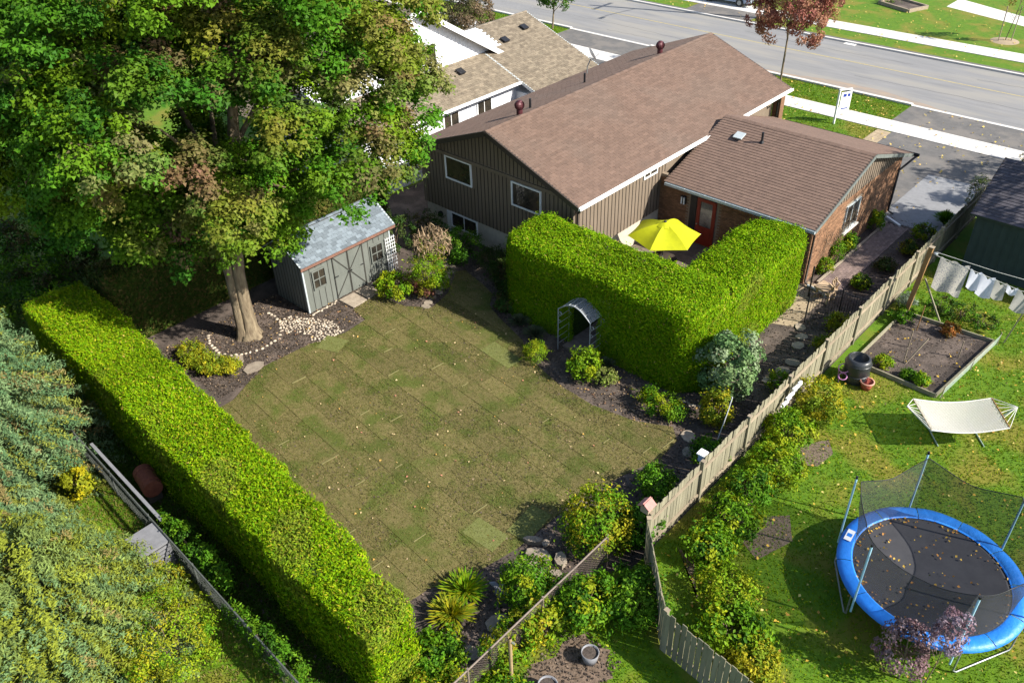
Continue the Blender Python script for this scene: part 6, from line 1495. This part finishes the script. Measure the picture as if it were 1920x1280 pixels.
shrub('low_plant', 'low pale green plant at the foot of the upright shrub by the arbor', -13.2, 18.35, 0.45, 0.35, 0.45, [(0.2, 0.22, 0.06), (0.14, 0.19, 0.03)], None, 16, 40, 0.1, 0.14)
shrub('low_shrub', 'spreading green shrub at the bed edge below the hedge corner', -10.9, 18.35, 0.85, 0.5, 0.65, YG + G2, None, 36, 70, 0.1, 0.18)
small_tree('lilac_shrub', 'tall pale-leaved shrub with twisted stems at the hedge corner', -9.6, 20.2, 2.6, (-9.75, 20.3, 1.35), (0.95, 1.0, 1.2), 85, 70, [(0.14, 0.21, 0.08), (0.1, 0.18, 0.06), (0.2, 0.26, 0.14)], [3, 3, 1.5], 0.11, 0.26, trunk_r=0.05)
shrub('yellow_shrub', 'yellow-green leafy shrub by the thin white pole', -9.25, 18.9, 0.5, 0.45, 1.35, YL, [2, 4, 3], 34, 55, 0.11, 0.18)
shrub('dark_shrub', 'dark green low shrub in the fence shade below the yellow shrub', -8.55, 17.4, 0.5, 0.6, 0.6, G2, None, 24, 60, 0.1, 0.17)
shrub('dark_shrub', 'rounded green bush at the fence between lawn edge and bird house', -9.0, 15.2, 0.6, 0.6, 0.85, G2, [3, 3, 1], 34, 70, 0.09, 0.18)
shrub('maple_bush', 'large yellow-green maple-leaved bush below the fence corner', -9.15, 12.7, 0.95, 0.95, 1.6, YL + YG, [2, 2, 1, 2, 1, 3], 60, 80, 0.12, 0.26)
shrub('dark_shrub', 'deep green bush tucked under the fence corner', -8.4, 13.6, 0.6, 0.7, 1.0, G2, [2, 1, 3], 34, 60, 0.11, 0.2)
shrub('vine_bush', 'green bush in front of the chain-link fence below the rockery', -9.35, 10.1, 0.6, 0.8, 1.15, YG + G2, None, 40, 60, 0.12, 0.22)
shrub('vine_bush', 'dense green bush behind the chain-link fence', -7.9, 10.6, 0.75, 0.75, 1.25, YG + G2, None, 50, 70, 0.11, 0.22)
shrub('vine_bush', 'bright green creeper in the shaded gap by the dark fence', -7.1, 11.6, 0.8, 0.9, 1.0, G2, [3, 3, 2], 50, 60, 0.12, 0.22)
shrub('vine_bush', 'yellow-tinged creeper hanging on the chain-link fence', -8.6, 8.7, 0.5, 0.8, 1.0, YL + YG, None, 40, 60, 0.12, 0.2)
shrub('vine_bush', 'green creeper on the chain-link fence above the steel post', -8.35, 9.6, 0.4, 0.6, 1.1, YL + YG, None, 26, 55, 0.12, 0.18)
shrub('ground_ivy', 'low green ivy at the near end of the clipped hedge', -9.75, 7.2, 0.8, 0.8, 0.5, YG + G2, None, 50, 60, 0.12, 0.2, cat='plant')
shrub('ground_ivy', 'low mixed ivy by the bottom edge beside the chain-link fence', -8.9, 6.6, 0.7, 0.9, 0.7, YG + YL, None, 46, 60, 0.12, 0.2, cat='plant')
shrub('ground_ivy', 'green ivy under the steel post at the bottom edge', -7.9, 7.6, 0.6, 0.6, 0.6, G2 + YG, None, 36, 60, 0.12, 0.2, cat='plant')
spiky('daylily', 'spiky green daylily clump at the lawn edge near the stone bird', -10.6, 9.1, 0.7, 0.65, 260, YG, None, 'daylily clumps')
spiky('daylily', 'yellowing daylily clump nearer the hedge end', -10.35, 8.4, 0.7, 0.6, 260, YL, None, 'daylily clumps')
for i, (x, y) in enumerate(((-25.3, 9.95), (-24.6, 9.9), (-24.0, 10.0), (-23.6, 10.3))):
    shrub('pachysandra', ['yellow-green leafy border plants by the hedge, farthest from the lawn', 'second clump of yellow-green border plants by the hedge', 'third clump of yellow-green border plants by the hedge', 'yellow-green border plants nearest the lawn corner by the hedge'][i], x, y, 0.55, 0.45, 0.4, YL, [2, 3, 2], 22, 40, 0.15, 0.16, cat='plant', group='border plants by the hedge', asp=2.6)
# right of the fence
for x, y, rx, h, cl, lab in ((-7.1, 21.4, 0.85, 1.25, YL, 'yellow-green bush against the fence below the compost bin'), (-7.2, 19.6, 0.75, 1.0, YG, 'bright green bush against the fence beyond the second post'), (-6.75, 18.1, 0.8, 0.85, YG, 'green raspberry bush left of the trampoline lawn'), (-6.9, 16.9, 0.7, 0.75, G2 + YG, 'leafy raspberry canes beside the middle fence panel'), (-6.6, 15.4, 0.8, 0.9, YG + G2, 'green raspberry bush below the fence panel shadow'), (-6.7, 14.2, 0.7, 0.9, G2 + YG, 'raspberry bush nearest the fence corner'), (-5.6, 13.4, 0.8, 0.7, YG, 'raspberry bush beside the bare soil patch'), (-4.9, 12.5, 0.85, 0.65, G2 + YG, 'low raspberry bush before the dark fence'), (-4.1, 12.1, 0.6, 0.5, YL, 'low yellowing plants near the bottom end of the dark fence')):
    shrub('raspberry_bush', lab, x, y, rx, rx * 0.95, h, cl, None, 42, 60, 0.12, 0.2, group='bushes along the right side of the fence')
for pts, lab in (([(-7.2, 17.8), (-6.6, 16.6), (-6.5, 15.9), (-7.2, 15.5), (-7.7, 16.2)], 'a'), ([(-6.9, 14.0), (-6.1, 12.9), (-5.6, 12.6), (-6.4, 13.2), (-7.4, 14.0)], 'b'), ([(-6.3, 20.6), (-5.9, 20.1), (-6.0, 19.3), (-6.6, 18.9), (-6.9, 19.6)], 'c'), ([(-5.7, 17.0), (-5.2, 16.2), (-5.6, 15.0), (-6.2, 15.3), (-6.2, 16.5)], 'd')):
    sheet('bare_soil', pts, 0.008, mat('dry_soil_' + lab, (0.16, 0.12, 0.085), (0.1, 0.075, 0.055), 14, rough=0.95, bump=0.8, bscale=30))
# small purple plum and other plants
small_tree('plum_bush', 'thin purple-leaved plum bush in front of the trampoline', -1.45, 14.1, 2, (-1.55, 14.1, 1.0), (0.6, 0.55, 0.85), 40, 60, [(0.2, 0.12, 0.13), (0.28, 0.2, 0.2), (0.13, 0.08, 0.08)], None, 0.07, 0.2, trunk_r=0.025)
small_tree('plum_bush', 'slender purple plum shoot rising before the trampoline mat', -0.95, 14.25, 2.6, (-0.9, 14.35, 1.9), (0.35, 0.35, 0.75), 26, 55, [(0.26, 0.2, 0.24), (0.18, 0.11, 0.13)], None, 0.065, 0.14, trunk_r=0.015)
for x, y, rx, h, cl, lab in ((-6.6, 25.15, 0.3, 0.4, YG, 'small bright green plant at the near left corner of the vegetable bed'), (-5.2, 25.0, 0.25, 0.4, YG, 'small green plant at the near edge of the vegetable bed'), (-5.7, 25.1, 0.2, 0.25, G2, 'tiny plant in the near edge of the vegetable bed'), (-5.6, 28.5, 0.3, 0.4, [(0.24, 0.09, 0.02), (0.15, 0.1, 0.02)], 'orange-brown plant at the far edge of the vegetable bed'), (-7.2, 28.2, 0.4, 0.5, G2, 'broad-leaved plant at the foot of the clothes post'), (-6.4, 29.8, 0.55, 0.5, DK + G2, 'dark green plant behind the clothes post brace'), (-5.6, 29.9, 0.6, 0.45, DK + G2, 'dark green strawberry plants under the spotted sheet'), (-4.9, 29.7, 0.55, 0.4, DK + G2, 'dark green strawberry plants under the white laundry'), (-7.45, 29.3, 0.3, 0.55, [(0.2, 0.25, 0.18)], 'silvery plant behind the clothes post')):
    shrub('bed_plant', lab, x, y, rx, rx, h, cl, None, 18, 40, 0.09, 0.12, cat='plant', group='plants around the vegetable bed')
# along the wing and the walk
for x, y, rx, h, cl, lab in ((-10.85, 29.6, 0.3, 0.6, YG, 'small bush at the near corner of the brick wing'), (-10.9, 30.7, 0.3, 1.1, G2 + YG, 'climbing green bush below the wing window'), (-10.9, 31.8, 0.3, 0.8, G2 + YG, 'green bush below the wing window sill'), (-10.85, 34.3, 0.35, 0.9, G2 + YG, 'green bush at the far end of the brick wing wall'), (-9.3, 29.5, 0.35, 0.4, DK + YG, 'low plant at the near end of the paver walk'), (-9.1, 31.3, 0.4, 0.4, DK, 'dark low plant midway along the paver walk'), (-8.9, 33.2, 0.4, 0.5, YL + DK, 'yellowing low plant beside the paver walk'), (-8.9, 34.8, 0.5, 0.6, DK + YG, 'low bush where the paver walk meets the driveway'), (-8.6, 26.0, 0.4, 0.8, YL, 'yellow-green plant by the iron railing'), (-8.45, 24.6, 0.35, 0.7, YL, 'yellowing plant leaning on the fence near the compost bin'), (-8.55, 21.5, 0.35, 0.9, YG, 'green sapling shoots leaning on the fence by the stepping stones'), (-8.4, 39.4, 0.5, 1.3, DK + [(0.1, 0.13, 0.06)], 'thin grey-green bush between driveway and fence'), (-7.6, 44.6, 0.7, 0.8, DK, 'dark bush at the sidewalk end of the driveway'), (-25.0, 69.6, 0.8, 0.7, G2, 'small shrub in the timber-edged bed across the street')):
    shrub('border_plant', lab, x, y, rx, rx, h, cl, None, 22, 45, 0.1, 0.15, cat='plant', group='plants beside the wing, walk and driveway')
spiky('iris_clump', 'spiky green iris clump beside the pale driveway', -8.7, 36.5, 0.6, 0.8, 220, G2, None)
vn = MB()
for k in range(70):
    y = random.uniform(29.0, 34.2); z = random.uniform(0.2, 1.2); p = [Vector((-11.04, y, z))]
    for j in range(5): p.append(p[-1] + Vector((random.uniform(-.004, .012), random.uniform(-.22, .22), random.uniform(0.03, 0.28))))
    if p[-1].z < 2.45: vn.tube(p, 0.008, 4, cap=False)
vo = vn.build('bare_vine', M['twig'], None, (-11.0, 31.5, 0)); tag(vo, 'tangle of bare vine twigs on the brick wing wall', 'vine')
# left strip behind the fence
shrub('yellow_shrub', 'yellow-green shrub in the lower left beside the grey bin', -14.6, 3.2, 1.4, 1.1, 1.8, YL + YG, [1, 2, 2, 3, 2, 2], 85, 80, 0.1, 0.26)
shrub('yellow_shrub', 'small yellow-green shrub with bare twigs below the grey bin', -16.5, 4.1, 0.5, 0.45, 0.8, YL + YG, None, 24, 50, 0.1, 0.18)
shrub('yellow_shrub', 'bright yellow-leaved shoot between the spruces and the fence', -21.6, 4.2, 0.5, 0.4, 1.0, [(0.35, 0.3, 0.01), (0.2, 0.22, 0.01)], None, 22, 50, 0.13, 0.17)
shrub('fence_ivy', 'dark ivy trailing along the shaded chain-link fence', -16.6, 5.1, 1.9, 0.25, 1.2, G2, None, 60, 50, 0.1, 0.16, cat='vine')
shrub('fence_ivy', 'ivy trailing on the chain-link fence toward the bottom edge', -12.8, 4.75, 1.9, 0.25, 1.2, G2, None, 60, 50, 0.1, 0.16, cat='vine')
blades('rough_grass', 'rough dry grass between spruces and chain-link fence', scatter(26000, (-24, -9, 1.5, 5.0)), 0.1, [(0.12, 0.13, 0.015), (0.18, 0.15, 0.05), (0.08, 0.1, 0.01)], None, 0.0)

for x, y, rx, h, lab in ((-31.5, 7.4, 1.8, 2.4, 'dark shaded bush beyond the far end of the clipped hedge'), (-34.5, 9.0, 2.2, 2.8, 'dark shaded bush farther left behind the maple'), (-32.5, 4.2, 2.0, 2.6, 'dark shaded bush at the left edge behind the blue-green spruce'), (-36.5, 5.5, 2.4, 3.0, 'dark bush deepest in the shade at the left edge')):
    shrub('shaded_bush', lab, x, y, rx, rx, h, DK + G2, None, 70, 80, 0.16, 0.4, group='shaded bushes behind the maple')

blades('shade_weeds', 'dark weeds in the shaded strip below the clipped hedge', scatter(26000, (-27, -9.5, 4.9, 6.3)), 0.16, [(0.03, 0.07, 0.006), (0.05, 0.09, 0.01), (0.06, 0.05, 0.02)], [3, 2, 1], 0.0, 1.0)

small_tree('yard_tree', 'tall tree beyond the right picture edge that shades the brick wing', 0.6, 37.6, 9, (-0.6, 37.6, 7.8), (3.3, 3.3, 3.2), 70, 60, [(0.06, 0.13, 0.01), (0.12, 0.14, 0.02)], None, 0.22, 0.75, trunk_r=0.18)
small_tree('yard_tree', 'leafy tree standing beyond the right picture edge that shades the driveway', 1.2, 45.2, 8, (0.8, 45.2, 6.2), (3.4, 3.6, 3.0), 90, 60, [(0.06, 0.13, 0.01), (0.12, 0.14, 0.02)], None, 0.2, 0.7, trunk_r=0.16)
